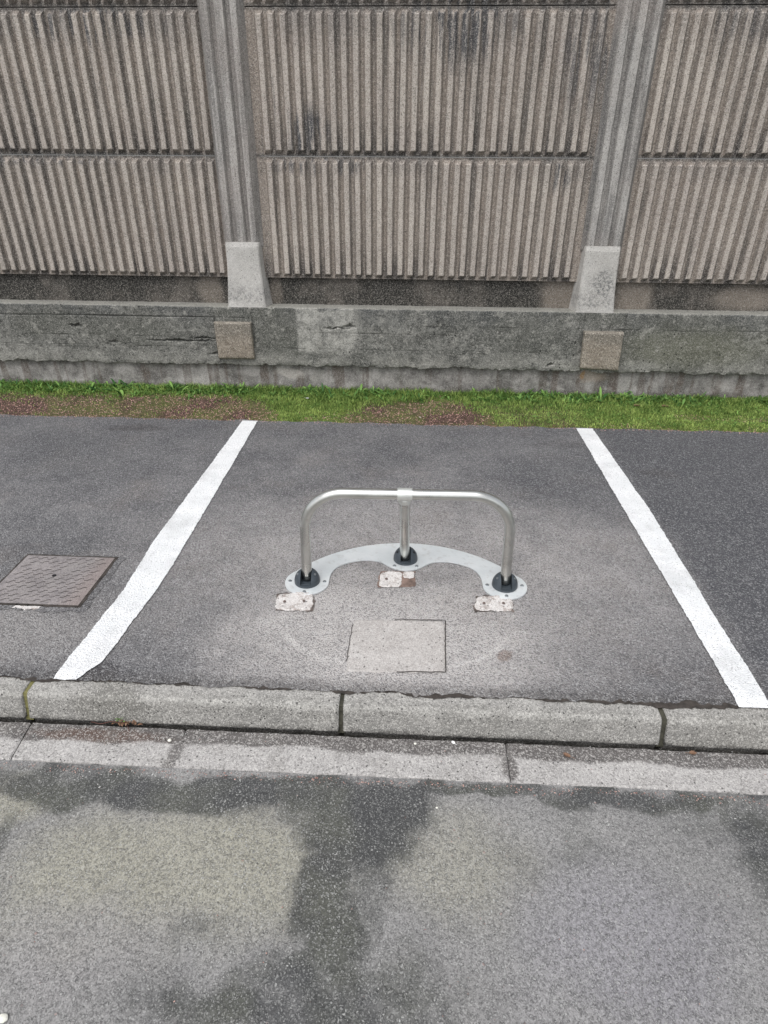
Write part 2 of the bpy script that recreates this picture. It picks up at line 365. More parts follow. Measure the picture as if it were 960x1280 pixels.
def post_x(m, base):
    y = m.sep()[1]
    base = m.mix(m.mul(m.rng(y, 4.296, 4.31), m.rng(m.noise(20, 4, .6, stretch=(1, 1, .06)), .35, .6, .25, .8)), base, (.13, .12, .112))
    base = m.mix(m.mul(m.rng(m.noise(30, 5, .65, stretch=(1, 1, .06)), .46, .58), .7), base, (.11, .105, .10))
    base = m.mix(m.mul(m.rng(m.noise(5, 4, .6, stretch=(1, 1, .3)), .52, .68), .4), base, (.13, .13, .13))
    base = m.mix(m.mul(m.rng(m.noise(1.3, 2), .45, .6), .35), base, (.36, .31, .28))
    return base
def base_x(m, base):
    base = m.mix(m.mul(m.rng(m.noise(7, 5, .65), .45, .62), .5), base, (.30, .29, .27))
    wf = m.warp(60, .05, 5); wp = m.warp(14, .08, 5)
    s = m.mx(m.mul(m.rng(m.sep(wp)[2], .80, .68, 0, 1, True), .7), m.ell(wp, 1.22, .78, .07, .10, 0, .5, 'xz'))
    s = m.mul(s, m.rng(m.noise(55, 5, .7), .44, .56))
    s = m.mul(s, m.rng(m.sep(wp)[2], .635, .67))
    base = m.mix(m.mul(s, .85), base, (.07, .075, .078))
    return base
MT = {}
MT['lot'] = mat_lot(); MT['road'] = mat_road()
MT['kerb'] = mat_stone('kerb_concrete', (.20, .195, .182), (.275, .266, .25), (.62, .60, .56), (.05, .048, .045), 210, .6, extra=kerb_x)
MT['gutter'] = mat_stone('gutter_concrete', (.335, .322, .312), (.41, .395, .382), (.65, .63, .60), (.09, .085, .08), 190, .5, extra=gut_x)
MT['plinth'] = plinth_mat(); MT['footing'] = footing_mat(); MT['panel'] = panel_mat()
MT['board'] = mat_stone('bottom_board_concrete', (.19, .165, .14), (.25, .22, .19), (.45, .42, .38), (.02, .02, .02), 200, .5, extra=board_x, pits=False)
MT['post'] = mat_stone('post_concrete', (.32, .305, .288), (.43, .41, .385), (.55, .53, .5), (.05, .05, .05), 220, .5, extra=post_x)
MT['postbase'] = mat_stone('post_base_concrete', (.40, .385, .36), (.49, .475, .45), (.68, .66, .62), (.2, .19, .18), 240, .4, extra=base_x)
MT['pad'] = mat_stone('aggregate_block', (.22, .185, .145), (.31, .27, .22), (.60, .55, .48), (.035, .03, .025), 150, .8, extra=lambda m, b: m.mix(m.rng(m.sep(m.warp(20, .1))[2], .38, .47, 0, .6, True), b, (.15, .14, .12)))
MT['mortar'] = mat_stone('old_white_mortar', (.50, .47, .45), (.60, .575, .555), (.8, .78, .76), (.25, .22, .2), 260, .6, extra=lambda m, b: m.mix(m.mul(m.rng(m.noise(34, 5, .7), .52, .60), .75), b, (.28, .23, .205)))
MT['patch'] = mat_stone('square_concrete_patch', (.36, .335, .318), (.45, .425, .405), (.62, .6, .58), (.17, .16, .15), 230, .5, extra=lambda m, b: m.mix(m.mul(m.rng(m.noise(22, 5, .65), .55, .66), .6), b, (.53, .51, .49)))

def simple(name, col, rough=.6, metal=0, bump=0, bs=80, var=.15, spec=.4):
    m = M(name); n = m.noise(bs*.3, 4)
    c = m.mix(m.rng(n, .3, .7), [q*(1-var) for q in col], [min(1, q*(1+var)) for q in col])
    return m.fin(c, m.rng(m.noise(bs*.5, 3), .3, .7, rough*.85, min(1, rough*1.15)), m.noise(bs, 4) if bump else None, bump, .002, metal, spec)
def paint():
    m = M('white_road_paint'); wf = m.warp(60, .012, 3)
    c = m.mix(m.rng(m.noise(9, 5), .35, .65), (.68, .69, .695), (.77, .775, .78))
    worn = m.mul(m.rng(m.noise(110, 4, .7), .56, .66), m.rng(m.noise(9, 3), .38, .58))
    c = m.mix(m.mul(m.rng(m.noise(6, 6, .7), .50, .66), .35), c, (.40, .40, .40))
    c = m.mix(m.mul(worn, .6), c, (.22, .22, .22))
    pit = m.mul(m.rng(m.vor(150), .18, .34, 1, 0), m.rng(m.sep(m.vor(150, out='Color'))[0], .80, .84))
    c = m.mix(m.mul(pit, .85), c, (.12, .12, .12))
    return m.fin(c, .75, m.math('ADD', m.noise(120, 4), m.mul(m.vor(160), -1.)), .8, .004)
MT['paint'] = paint()
def galv():
    m = M('galvanised_steel')
    n = m.noise(12, 4, stretch=(1, 1, 1)); sc = m.noise(6, 3, .5)
    c = m.mix(m.rng(n, .3, .7), (.52, .52, .49), (.66, .66, .63))
    c = m.mix(m.mul(m.rng(m.noise(60, 4, .7), .58, .66), .35), c, (.40, .38, .34))
    return m.fin(c, m.rng(sc, .3, .7, .22, .36), None, metal=1., spec=.5)
MT['steel'] = galv()
def platem():
    m = M('zinc_plate')
    c = m.mix(m.rng(m.noise(9, 5, .6), .35, .65), (.62, .655, .665), (.72, .745, .75))
    c = m.mix(m.mul(m.rng(m.noise(40, 4), .55, .7), .35), c, (.42, .41, .39))
    return m.fin(c, m.rng(m.noise(14, 4), .3, .7, .36, .5), m.noise(60, 3), .05, .001, .35, .5)
MT['plate'] = platem()
MT['collar'] = simple('collar_cast_alloy', (.68, .69, .66), .42, .7)
MT['cap'] = simple('dark_moulded_plastic', (.045, .055, .065), .42, 0, .1, 120)
MT['black'] = simple('black_slot', (.008, .008, .009), .8)
MT['bolt'] = simple('zinc_bolt', (.30, .32, .33), .35, .8)
def rust():
    m = M('rusty_cast_iron')
    c = m.mix(m.rng(m.noise(14, 5, .65), .35, .65), (.20, .185, .187), (.29, .265, .265))
    c = m.mix(m.mul(m.rng(m.noise(7, 4), .5, .65), .5), c, (.23, .22, .215))
    e = m.rng(m.sep(m.warp(30, .02))[0], -1.34, -1.24, 0, .6, True)
    c = m.mix(m.mul(e, .6), c, (.26, .19, .165))
    c = speck(m, 260, 500, c, m.mix(.4, c, (.5, .45, .4)), m.mix(.5, c, (.03, .02, .02)), .5, .5)
    return m.fin(c, .8, m.noise(120, 4), .5, .002, .15)
MT['rust'] = rust()
MT['crumble'] = mat_stone('crumbled_asphalt', (.085, .082, .084), (.15, .145, .148), (.4, .4, .4), (.02, .02, .02), 150, 1.)
MT['dirt'] = simple('dark_dirt', (.045, .038, .033), .95, 0, .8, 130, .5)
MT['damp'] = simple('joint_moss_dirt', (.05, .048, .035), .95, 0, .8, 130, .5)
def soil():
    m = M('soil_and_moss'); wp = m.warp(9, .15, 5)
    c = m.mix(m.rng(m.noise(30, 4), .35, .65), (.055, .035, .026), (.12, .075, .06))
    y = m.sep(wp)[1]
    n = m.noise(3.2, 4, .6)
    c = m.mix(m.mx(m.mul(m.rng(n, .42, .55), .5), m.rng(m.sep(wp)[0], .8, 1.2), m.rng(y, 4.05, 4.15), m.mul(m.rng(m.sep(wp)[0], -1.1, -.9), m.rng(m.sep(wp)[0], -.45, -.3, 1, 0))), c, m.mix(m.rng(m.noise(40, 3), .3, .7), (.05, .08, .02), (.15, .20, .04)))
    return m.fin(c, .97, m.math('ADD', m.noise(90, 4), m.vor(120)), 1., .01)
MT['soil'] = soil()
def leafm(name, a, b, trans=.25):
    m = M(name)
    oi = m.n('ShaderNodeAttribute', attribute_name='tone')
    c = m.mix(oi.outputs['Fac'], a, b)
    m.b.inputs['Subsurface Weight'].default_value = 0
    mm = m.fin(c, .6, None, spec=.25)
    tr = m.n('ShaderNodeBsdfTranslucent'); m.put(tr.inputs[0], c)
    ms = m.n('ShaderNodeMixShader'); ms.inputs[0].default_value = trans
    out = [q for q in m.t.nodes if q.type == 'OUTPUT_MATERIAL'][0]
    m.t.links.new(m.b.outputs[0], ms.inputs[1]); m.t.links.new(tr.outputs[0], ms.inputs[2]); m.t.links.new(ms.outputs[0], out.inputs[0])
    return mm
MT['grass'] = leafm('grass_blade', (.07, .145, .025), (.50, .62, .18))
MT['weed'] = leafm('weed_leaf', (.04, .12, .03), (.26, .44, .11))
MT['gravel'] = leafm('red_gravel', (.20, .085, .072), (.62, .42, .36), 0)
MT['chips'] = leafm('grey_chips', (.08, .08, .08), (.5, .5, .48), 0)
MT['leaf'] = leafm('dead_leaf', (.10, .05, .03), (.28, .17, .11), .15)
MT['paper'] = simple('white_scrap', (.78, .78, .76), .7)
MT['pebble'] = simple('pale_pebble', (.68, .67, .60), .8, 0, .3)

def tone_attr(o, vals):
    a = o.data.attributes.new('tone', 'FLOAT', 'FACE'); a.data.foreach_set('value', vals)

# ------------------------------------------------------------------ ground, road, lot
def gridmesh(name, x0, x1, y0, y1, nx, ny, zf, mat, edge=None, yf=None):
    vs = []; fs = []
    for j in range(ny+1):
        for i in range(nx+1):
            x = x0+(x1-x0)*i/nx; y = y0+(y1-y0)*j/ny
            if yf: y = yf(x, y, j, ny)
            vs.append((x, y, zf(x, y)))
    for j in range(ny):
        for i in range(nx):
            a = j*(nx+1)+i; fs.append((a, a+1, a+nx+2, a+nx+1))
    return mk(name, vs, fs, mat, smooth=True)
BX = 9.
def road_z(x, y): return -.102+.004*fbm(x, y, 3, 2.2)
o = gridmesh('ground', -60, 60, -60, 60, 2, 2, lambda x, y: -.35, MT['soil']); tag(o, kind='structure')
o = gridmesh('road', -BX, BX, -6, 1.185, 180, 90, road_z, MT['road']); tag(o, kind='structure')
def lot_y(x, y, j, ny):
    if j == 0: return 1.416 + .012*fbm(x, 0, 9, 9, 6) - .008*abs(fbm(x, 0, 4, 40, 4))
    if j == ny: return 3.735 + .024*fbm(x, 3, 9, 6, 6)
    return y
def lot_z(x, y):
    z = .0025*fbm(x, y, 1, 1.6)
    e = max(0., 1-(y-1.415)/.03)
    return .005+z-.006*e*(.6+.8*abs(fbm(x, y, 2, 25)))
o = gridmesh('parking_lot', -BX, BX, 1.415, 3.73, 1400, 60, lot_z, MT['lot'], yf=lot_y); tag(o, kind='structure')
# dark dirt lying along the joint of the asphalt and the kerb
vs = []; fs = []; n = 1300
for i in range(n+1):
    x = -3.2+6.4*i/n
    a = 1.416-.020*max(0, fbm(x, 1, 5, 4, 6)+(.45 if x > .25 else .22))-.006*fbm(x, 2, 5, 45, 4)
    vs += [(x, a, -.0005), (x, 1.45, -.0005)]
    if i: k = 2*i; fs.append((k-2, k, k+1, k-1))
o = mk('joint_dirt', vs, fs, MT['dirt']); tag(o, 'dark brown dirt gathered along the joint behind the kerb', 'dirt', kind='stuff')

# grass strip
def strip_z(x, y):
    t = (y-3.72)/.55
    return -.006+.05*max(0, t)**.9*1.0+.006*fbm(x, y, 7, 9, 4)
o = gridmesh('verge', -BX, BX, 3.70, 4.40, 900, 40, strip_z, MT['soil']); tag(o, kind='structure')

# ------------------------------------------------------------------ kerb stones
def profile_sweep(name, prof, x0, x1, mat, nx=60, amp=.0012, seed=0, loc=None, skew=0, endr=.004):
    """closed profile (y,z) swept along x, noise-roughened, capped"""
    vs = []; fs = []; m = len(prof)
    for i in range(nx+1):
        t = i/nx; x = x0+(x1-x0)*t
        if i == 1: x = x0+endr
        if i == nx-1: x = x1-endr
        sh = endr*.8 if i in (0, nx) else 0
        for j, (y, z) in enumerate(prof):
            d = amp*fbm(x*1., j*.35+seed, seed, 14, 4)*2.2
            cyy = sum(p[0] for p in prof)/m; cz = sum(p[1] for p in prof)/m
            yy = y+d+(sh if y < cyy else -sh); zz = z+d*.7+(-sh if z > cz else sh)
            chip = fbm(x*3, seed*3.3, j*.2, 11, 3)
            if chip > .75: yy += .004; zz -= .003
            vs.append((x+skew*(y-prof[0][0]), yy, zz))
    for i in range(nx):
        for j in range(m):
            a = i*m+j; b = i*m+(j+1) % m
            fs.append((a, a+m, b+m, b))
    fs.append(tuple(range(m))); fs.append(tuple(nx*m+j for j in reversed(range(m))))
    return mk(name, vs, fs, mat, smooth=False, loc=loc)
def rounded(pts, r, n=4):
    out = []
    for (p, q, s_) in zip([pts[-1]]+pts[:-1], pts, pts[1:]+pts[:1]):
        q = Vector(q); a = (Vector(p)-q); b = (Vector(s_)-q)
        rr = min(r, a.length*.45, b.length*.45); a = q+a.normalized()*rr; b = q+b.normalized()*rr
        for k in range(n+1):
            t = k/n; out.append(tuple(a*(1-t)**2+q*2*t*(1-t)+b*t*t))
    return out
def dens(pts, step=.012):
    out = []
    for p, q in zip(pts, pts[1:]+pts[:1]):
        p = Vector(p); q = Vector(q); k = max(1, int((q-p).length/step))
        for i in range(k): out.append(tuple(p.lerp(q, i/k)))
    return out
kprof = dens(rounded([(1.452, -.003), (1.356, -.004), (1.330, -.092), (1.344, -.099), (1.352, -.14), (1.452, -.19)], .012))
kerbs = [(-2.262, -1.209, 'weathered grey kerb stone cut off by the left edge, left of the mossy joint'),
         (-1.194, -.198, 'long grey kerb stone below the left parking line, dead leaf tuft at its foot'),
         (-.185, .792, 'long grey kerb stone directly in front of the square concrete patch and metal barrier'),
         (.809, 1.86, 'pitted grey kerb stone in front of the right white parking line, at the right edge')]
for i, (a, b, lab) in enumerate(kerbs):
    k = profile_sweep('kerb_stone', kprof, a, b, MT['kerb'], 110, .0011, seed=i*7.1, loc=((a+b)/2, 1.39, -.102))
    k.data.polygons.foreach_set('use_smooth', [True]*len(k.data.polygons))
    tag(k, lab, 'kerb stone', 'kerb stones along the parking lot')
# mossy dirt packed in the kerb joints
for k, x in enumerate((-1.2015, -.1915, .8005)):
    vs = []; fs = []
    prof = [(1.44, -.008), (1.362, -.012), (1.342, -.11)]
    for j in range(31):
        t = j/30*2; a = prof[int(min(t, 1.999))]; b = prof[int(min(t, 1.999))+1]; f = t-int(min(t, 1.999))
        y = a[0]+(b[0]-a[0])*f; z = a[1]+(b[1]-a[1])*f
        wd = .012+.003*fbm(j*.4, k)
        vs += [(x-wd, y, z), (x, y-.003*abs(fbm(j*.5, k, 2)), z+.001), (x+wd, y, z)]
        if j: q = 3*j; fs += [(q-3, q, q+1, q-2), (q-2, q+1, q+2, q-1)]
    o = mk('joint_dirt', vs, fs, MT['damp'] if k else simple('yellow_moss', (.16, .15, .06), .95, 0, .8, 130, .4))
    tag(o, ['yellowish moss in the joint between the two leftmost kerb stones', 'dark dirt in the kerb joint left of the centre', 'dark dirt in the kerb joint near the right parking line'][k], 'dirt', kind='stuff')
gprof = dens(rounded([(1.326, -.103), (1.182, -.096), (1.178, -.13), (1.326, -.2)], .005), .02)
gut = [(-2.19, -1.188, 'pale gutter slab at the left edge, left of its mossy joint'), (-1.185, -.686, 'short pale gutter slab below the dead leaf tuft'),
       (-.6835, .3222, 'long pale gutter slab in front of the middle kerb stone'), (.324, 1.325, 'long pale gutter slab on the right with brown dead leaves on it')]
for i, (a, b, lab) in enumerate(gut):
    k = profile_sweep('gutter_slab', gprof, a, b, MT['gutter'], 70, .0008, seed=40+i*5.3, loc=((a+b)/2, 1.26, -.1), skew=-.12 if i < 2 else .02)
    tag(k, lab, 'gutter slab', 'pale slabs of the gutter')
for x0, x1 in ((-BX, -2.275), (1.873, BX)):
    o = profile_sweep('kerb_run', kprof, x0, x1, MT['kerb'], 40); tag(o, kind='structure')
for x0, x1 in ((-BX, -2.22), (1.331, BX)):
    o = profile_sweep('gutter_run', gprof, x0, x1, MT['gutter'], 40); tag(o, kind='structure')
o = gridmesh('gutter_bed', -BX, BX, 1.16, 1.42, 4, 2, lambda x, y: -.135, simple('gap_shade_black', (.018, .016, .012), .9)); tag(o, kind='structure')  # near-black bed: paints the shadow gap between kerb foot and gutter

# ------------------------------------------------------------------ parking lines
def line(pts_l, pts_r, lab, notch=None):
    """left and right edge polylines, real paint film 3 mm above the asphalt"""
    n = 420; vs = []; fs = []
    nw = 8
    for i in range(n+1):
        t = i/n
        y = 1.412+(3.72-1.412)*t
        def ed(P, s):
            for (a, b) in zip(P, P[1:]):
                if a[1] <= y <= b[1] or b is P[-1] or (y < P[0][1]):
                    f = (y-a[1])/(b[1]-a[1]); x = a[0]+(b[0]-a[0])*f
                    return x+.0035*fbm(y, s, 1, 7, 5)+.0032*fbm(y, s, 2, 50, 4)
        xl = ed(pts_l, 3.3); xr = ed(pts_r, 8.1)
        if notch: xr, xl = notch(y, xl, xr)
        for k in range(nw+1):
            x = xl+(xr-xl)*k/nw
            vs.append((x, y, lot_z(x, y)+.0045))
        if i:
            b = i*(nw+1)
            for k in range(nw): fs.append((b-nw-1+k, b-nw+k, b+k+1, b+k))
    cx, cy = pts_l[0][0]+.05, 1.43
    o = mk('parking_line', vs, fs, MT['paint'], smooth=True, loc=(cx, cy, .005))
    return tag(o, lab, 'parking line', 'white lines of the parking bays')
A = [g(65, 852), g(155, 740), g(190, 682), g(303, 528)]; B = [g(122, 838), g(197, 740), g(232, 682), g(322, 528)]
line([(p.x, p.y) for p in A], [(p.x, p.y) for p in B], 'worn white parking line on the left, beside the rusty cover',
     lambda y, a, b: (b - max(0, 1.49-y)*.5, a))
A = [g(720, 537), g(778, 637), g(850, 759), g(921, 881)][::-1]; B = [g(740, 537), g(812, 640), g(893, 772), g(960, 879)][::-1]
line([(p.x, p.y) for p in A], [(p.x, p.y) for p in B], 'bright white parking line to the right of the barrier')

# ------------------------------------------------------------------ rusty access cover
def poly_prism(name, pts, z0, z1, mat, parent=None, loc=None, bev=.0):
    bm = bmesh.new()
    vs = [bm.verts.new((x, y, z1)) for x, y in pts]; f = bm.faces.new(vs)
    if f.normal.z < 0: f.normal_flip()
    r = bmesh.ops.extrude_face_region(bm, geom=[f])
    for v in r['geom']:
        if isinstance(v, bmesh.types.BMVert): v.co.z = z0
    if loc is not None: bmesh.ops.translate(bm, verts=bm.verts, vec=-Vector(loc))
    if bev:
        bm.normal_update()
        es = [e for e in bm.edges if all(abs(v.co.z+(loc[2] if loc is not None else 0)-z1) < 1e-5 for v in e.verts)]
        bmesh.ops.bevel(bm, geom=es, offset=bev, segments=2, profile=.6, affect='EDGES')
    return mkbm(name, bm, mat, parent, loc=loc)
cx, cy = -1.418, 1.942
cov = empty('access_cover', (cx, cy, .005)); tag(cov, 'rusty square cast iron cover with wavy tread, set in the asphalt left of the line', 'access cover')
hx, hy = .187, .160
def jag(x0, y0, x1, y1, amp, seed, n=30):
    out = []
    c = [(x0, y0), (x1, y0), (x1, y1), (x0, y1)]
    for k in range(4):
        a = Vector(c[k]); b = Vector(c[(k+1) % 4])
        for i in range(n):
            p = a.lerp(b, i/n); out.append((p.x+amp*fbm(p.x, p.y, seed, 22, 4), p.y+amp*fbm(p.x, p.y, seed+9, 22, 4)))
    return out
def ring_mesh(outer, inner, z, mat, name, parent):
    n = len(outer); vs = [(x, y, z) for x, y in outer]+[(x, y, z) for x, y in inner]
    return mk(name, vs, [(i, (i+1) % n, n+(i+1) % n, n+i) for i in range(n)], mat, parent)
rn = 30
ring_mesh(jag(-hx-.030, -hy-.034, hx+.040, hy+.016, .014, 6, 40), jag(-hx-.008, -hy-.010, hx+.009, hy+.008, .004, 2, 40), .0022, MT['crumble'], 'asphalt_collar', cov)
ring_mesh(jag(-hx-.010, -hy-.012, hx+.012, hy+.010, .004, 2), jag(-hx+.003, -hy+.003, hx-.003, hy-.003, 0, 2), .0035, MT['dirt'], 'frame_joint', cov)
poly_prism('cover_plate', jag(-hx, -hy, hx, hy, .0006, 2, 10), -.01, .005, MT['rust'], cov)
# wavy tread: S-shaped grooves filled with dirt
vs = []; fs = []
def strip(pts, wd, z):
    k0 = len(vs)
    for i, (x, y) in enumerate(pts):
        a = Vector(pts[max(0, i-1)]); b = Vector(pts[min(len(pts)-1, i+1)]); d = (b-a).normalized(); nn = Vector((-d.y, d.x))*wd
        vs.append((x-nn.x, y-nn.y, z)); vs.append((x+nn.x, y+nn.y, z))
        if i: q = k0+2*i; fs.append((q-2, q, q+1, q-1))
rows, cols = 11, 8
for r_ in range(rows):
    for c_ in range(cols):
        bx = -hx+.018+(c_+(.5 if r_ % 2 else 0))*(2*hx-.05)/cols; by = -hy+.02+r_*(2*hy-.04)/(rows-1)
        if abs(bx-.0) < .02 and abs(by-.02) < .02: continue
        if random.random() < .1: continue
        L = .034
        pts = [(bx+L*t, by+.006*math.tanh((t-.5)*9)*(1)) for t in [i/8 for i in range(9)]]
        if all(-hx+.008 < p[0] < hx-.008 for p in pts): strip(pts, .0010+random.random()*.0006, .0062)
mk('tread_pattern', vs, fs, MT['dirt'], cov)
bm = bmesh.new(); bmesh.ops.create_cone(bm, cap_ends=True, segments=16, radius1=.008, radius2=.008, depth=.002, matrix=Matrix.Translation((0, .02, .0065)))
mkbm('lifting_hole', bm, MT['black'], cov)
mo = poly_prism('mortar_patch', [(x, y) for x, y in jag(-1.475, 1.756, -1.365, 1.776, .016, 5, 14)], 0, .0085, MT['mortar'], loc=(-1.42, 1.77, 0)); tag(mo, 'pale mortar smear along the front edge of the rusty cover', 'mortar patch')

# ------------------------------------------------------------------ old fixing patches and square patch
def irregular(corners, amp, seed, n=14):
    out = []
    for k in range(4):
        a = Vector(corners[k][:2]); b = Vector(corners[(k+1) % 4][:2])
        for i in range(n):
            p = a.lerp(b, i/n); out.append((p.x+amp*fbm(p.x, p.y, seed, 35, 4), p.y+amp*fbm(p.x, p.y, seed+4, 35, 4)))
    return out
def lumpy(name, corners, amp, seed, mat, z=.006, h=.0035, n=26, loc=None, parent=None, rough=.0025, corner=0.):
    """patch with an uneven surface: quad grid between four corners"""
    c = [Vector(q[:2]) for q in corners]; vs = []; fs = []
    for j in range(n+1):
        for i in range(n+1):
            u, v = i/n, j/n
            p = (c[0]*(1-u)+c[1]*u)*(1-v)+(c[3]*(1-u)+c[2]*u)*v
            e = 1 if (i in (0, n) or j in (0, n)) else 0
            if corner:
                cc = (c[0]+c[1]+c[2]+c[3])/4; p = cc+(p-cc)*(1-corner*abs((2*u-1)*(2*v-1))**3)
            p = p+Vector((fbm(p.x, p.y, seed, 35, 4), fbm(p.x, p.y, seed+4, 35, 4)))*amp*(1 if e else .3)
            vs.append((p.x, p.y, z+(0 if e else h*.6+rough*fbm(p.x, p.y, seed+2, 30, 4))))
    for j in range(n):
        for i in range(n): a = j*(n+1)+i; fs.append((a, a+1, a+n+2, a+n+1))
    return mk(name, vs, fs, mat, parent, smooth=True, loc=loc)
P4 = [([(344, 765), (391, 766), (392, 742), (346, 745)], 'pale old fixing patch with two bolt holes by the left foot of the barrier'),
      ([(473, 736), (519, 736), (518, 717), (475, 717)], 'broken brownish fixing patch in front of the middle foot of the barrier'),
      ([(593, 766), (642, 767), (638, 747), (594, 748)], 'whitest old fixing patch, in front of the right foot of the barrier')]
for k, (q, lab) in enumerate(P4):
    c = [g(u, v) for u, v in q]; ctr = sum(c, Vector())/4; ctr.z = .005
    root = empty('fixing_patch', ctr); tag(root, lab, 'mortar patch', 'patches over the old barrier fixings')
    loc = [(p-ctr) for p in c]
    # dirty rim then mortar
    rim = [(p.x*1.03, p.y*1.04+.004, 0) for p in loc]
    o = lumpy('rim', rim, .010, 11+k, simple('brown_rim', (.17, .12, .10) if k == 1 else (.11, .09, .08), .95, 0, .8, 90, .6), z=.0022, h=.0008, rough=.0008, parent=root)
    mats = MT['mortar']
    body = loc if k != 1 else [loc[0], loc[0].lerp(loc[1], .62), loc[3].lerp(loc[2], .66), loc[3]]
    o = lumpy('mortar', body, .006, 21+k, mats, z=.0035, h=.005, rough=.0035, n=44, parent=root, corner=.16)
    if k == 1:
        o2 = lumpy('mortar', [loc[0].lerp(loc[1], .62).lerp(loc[3].lerp(loc[2], .7), .62), loc[1].lerp(loc[2], .55), loc[2], loc[3].lerp(loc[2], .68)], .006, 33, mats, z=.0035, h=.004, rough=.003, parent=root, corner=.12)
        o2['label'] = 'small broken corner of mortar'
        r = random.Random(5)
    for s_ in (.24, .76) if k != 1 else (.2,):
        p = loc[0].lerp(loc[1], s_).lerp(loc[3].lerp(loc[2], s_), .45)
        bm = bmesh.new(); bmesh.ops.create_cone(bm, cap_ends=True, segments=10, radius1=.0062, radius2=.0045, depth=.003, matrix=Matrix.Translation((p.x, p.y, .0115)))
        mkbm('bolt_hole', bm, simple('hole_grime', (.12, .09, .08), .9), root)
c = [g(431, 842), g(557, 843), g(556, 778), g(442, 776)]
ctr = sum(c, Vector())/4; ctr.z = .005
root = empty('concrete_patch', ctr); tag(root, 'large square pale concrete patch in the asphalt in front of the barrier', 'concrete patch')
loc = [p-ctr for p in c]
lumpy('slab', loc, .006, 51, MT['patch'], z=.0015, h=.0042, n=60, rough=.0022, parent=root, corner=.03)
vs = []; fs = []
path = [loc[3].lerp(loc[2], .45), loc[2], loc[1], loc[1].lerp(loc[0], .5)]
pp = []
for a, b in zip(path, path[1:]):
    for i in range(30): p = a.lerp(b, i/30); pp.append((p.x+.0035*fbm(p.x, p.y, 3, 30, 4), p.y+.0035*fbm(p.x, p.y, 8, 30, 4)))
strip(pp, .0018, .0062)
mk('edge_crack', vs, fs, MT['dirt'], root)
vs = []; fs = []
pp = []
for i in range(25): p = loc[3].lerp(loc[0], .1+.75*i/25); pp.append((p.x+.004*fbm(p.x, p.y, 3, 30, 4), p.y))
strip(pp, .0011, .006)
mk('edge_crack', vs, fs, MT['dirt'], root)

# ------------------------------------------------------------------ parking barrier
bc = Vector((-.002, 1.988, .0095))
bar = empty('parking_barrier', bc, R(1.2)); tag(bar, 'low galvanised hoop barrier bolted through a pale scalloped base plate', 'parking barrier')
FX, MY, TOPZ, TR = .392, .172, .395, .0203
FEET = [(-FX, 0), (0, MY), (FX, 0)]
# base plate outline (local xy)
def arc(cx, cy, r, a0, a1, n=16):
    return [(cx+r*math.cos(R(a0+(a1-a0)*i/n)), cy+r*math.sin(R(a0+(a1-a0)*i/n))) for i in range(n+1)]
fr = .088
# outer back edge: circle through both side discs' tops and (0, .293)
half = []
ax, ay = -FX+fr*math.cos(R(128)), fr*math.sin(R(128))
ytop = .298
Rr = ((ax**2)+(ytop-ay)**2)/(2*(ytop-ay)); cyy = ytop-Rr
aL = math.degrees(math.atan2(ay-cyy, ax))
outer = arc(0, cyy, Rr, aL, 180-aL, 60)                      # left to right over the top
right_disc = arc(FX, 0, fr, 52, -166, 40)                    # round the right foot
def bez(p0, p1, p2, p3, n=16):
    return [tuple(Vector(p0)*(1-t)**3+Vector(p1)*3*t*(1-t)**2+Vector(p2)*3*t*t*(1-t)+Vector(p3)*t**3) for t in [i/n for i in range(n+1)]]
x1, y1 = right_disc[-1]
scR = bez((x1, y1), (x1-.004, y1+.03), (.318, .085), (.262, .125), 12)[1:]+bez((.262, .125), (.215, .158), (.165, .168), (.118, .155), 12)[1:]+bez((.118, .155), (.085, .146), (.062, .092), (0, .0885), 14)[1:]
scL = [(-x, y) for x, y in scR[::-1]][1:]
left_disc = [(-x, y) for x, y in right_disc[::-1]]
outline = outer+right_disc[1:]+scR+scL+left_disc[:-1]
cl = [outline[0]]
for p in outline[1:]:
    if (Vector(p)-Vector(cl[-1])).length > .0012: cl.append(p)
outline = cl
poly_prism('base_plate', outline, -.003, .003, MT['plate'], bar, bev=.0012)
# hoop
def tube(name, path, r, mat, parent, seg=28, cap=True):
    vs = []; fs = []; n = len(path)
    T = [(path[min(i+1, n-1)]-path[max(i-1, 0)]).normalized() for i in range(n)]
    up = Vector((0, 1, 0)) if abs(T[0].y) < .9 else Vector((1, 0, 0))
    for i in range(n):
        a = (up-T[i]*up.dot(T[i])).normalized(); b = T[i].cross(a); up = a
        for k in range(seg):
            th = 2*math.pi*k/seg; q = path[i]+a*r*math.cos(th)+b*r*math.sin(th); vs.append(tuple(q))
    for i in range(n-1):
        for k in range(seg): fs.append((i*seg+k, i*seg+(k+1) % seg, (i+1)*seg+(k+1) % seg, (i+1)*seg+k))
    if cap: fs.append(tuple(range(seg))[::-1]); fs.append(tuple((n-1)*seg+k for k in range(seg)))
    return mk(name, vs, fs, mat, parent, smooth=True)
BR = .150; lean = .03
pth = []
XT = FX-.004
def hp(x, z): return Vector((x, lean*z, z))
for i in range(12): pth.append(hp(-FX+(FX-XT)*0+(-XT+FX)*i/11, .020+(TOPZ-BR-.020)*i/11))
for i in range(1, 25):
    a = math.pi-math.pi/2*i/24; pth.append(hp(-XT+BR+BR*math.cos(a), TOPZ-BR+BR*math.sin(a)))
for i in range(1, 20): pth.append(hp((-XT+BR)+(2*(XT-BR))*i/20, TOPZ))
for i in range(0, 25):
    a = math.pi/2-math.pi/2*i/24; pth.append(hp(XT-BR+BR*math.cos(a), TOPZ-BR+BR*math.sin(a)))
for i in range(1, 12): pth.append(hp(XT+(FX-XT)*i/11, TOPZ-BR-(TOPZ-BR-.020)*i/11))
tube('hoop', pth, TR, MT['steel'], bar)
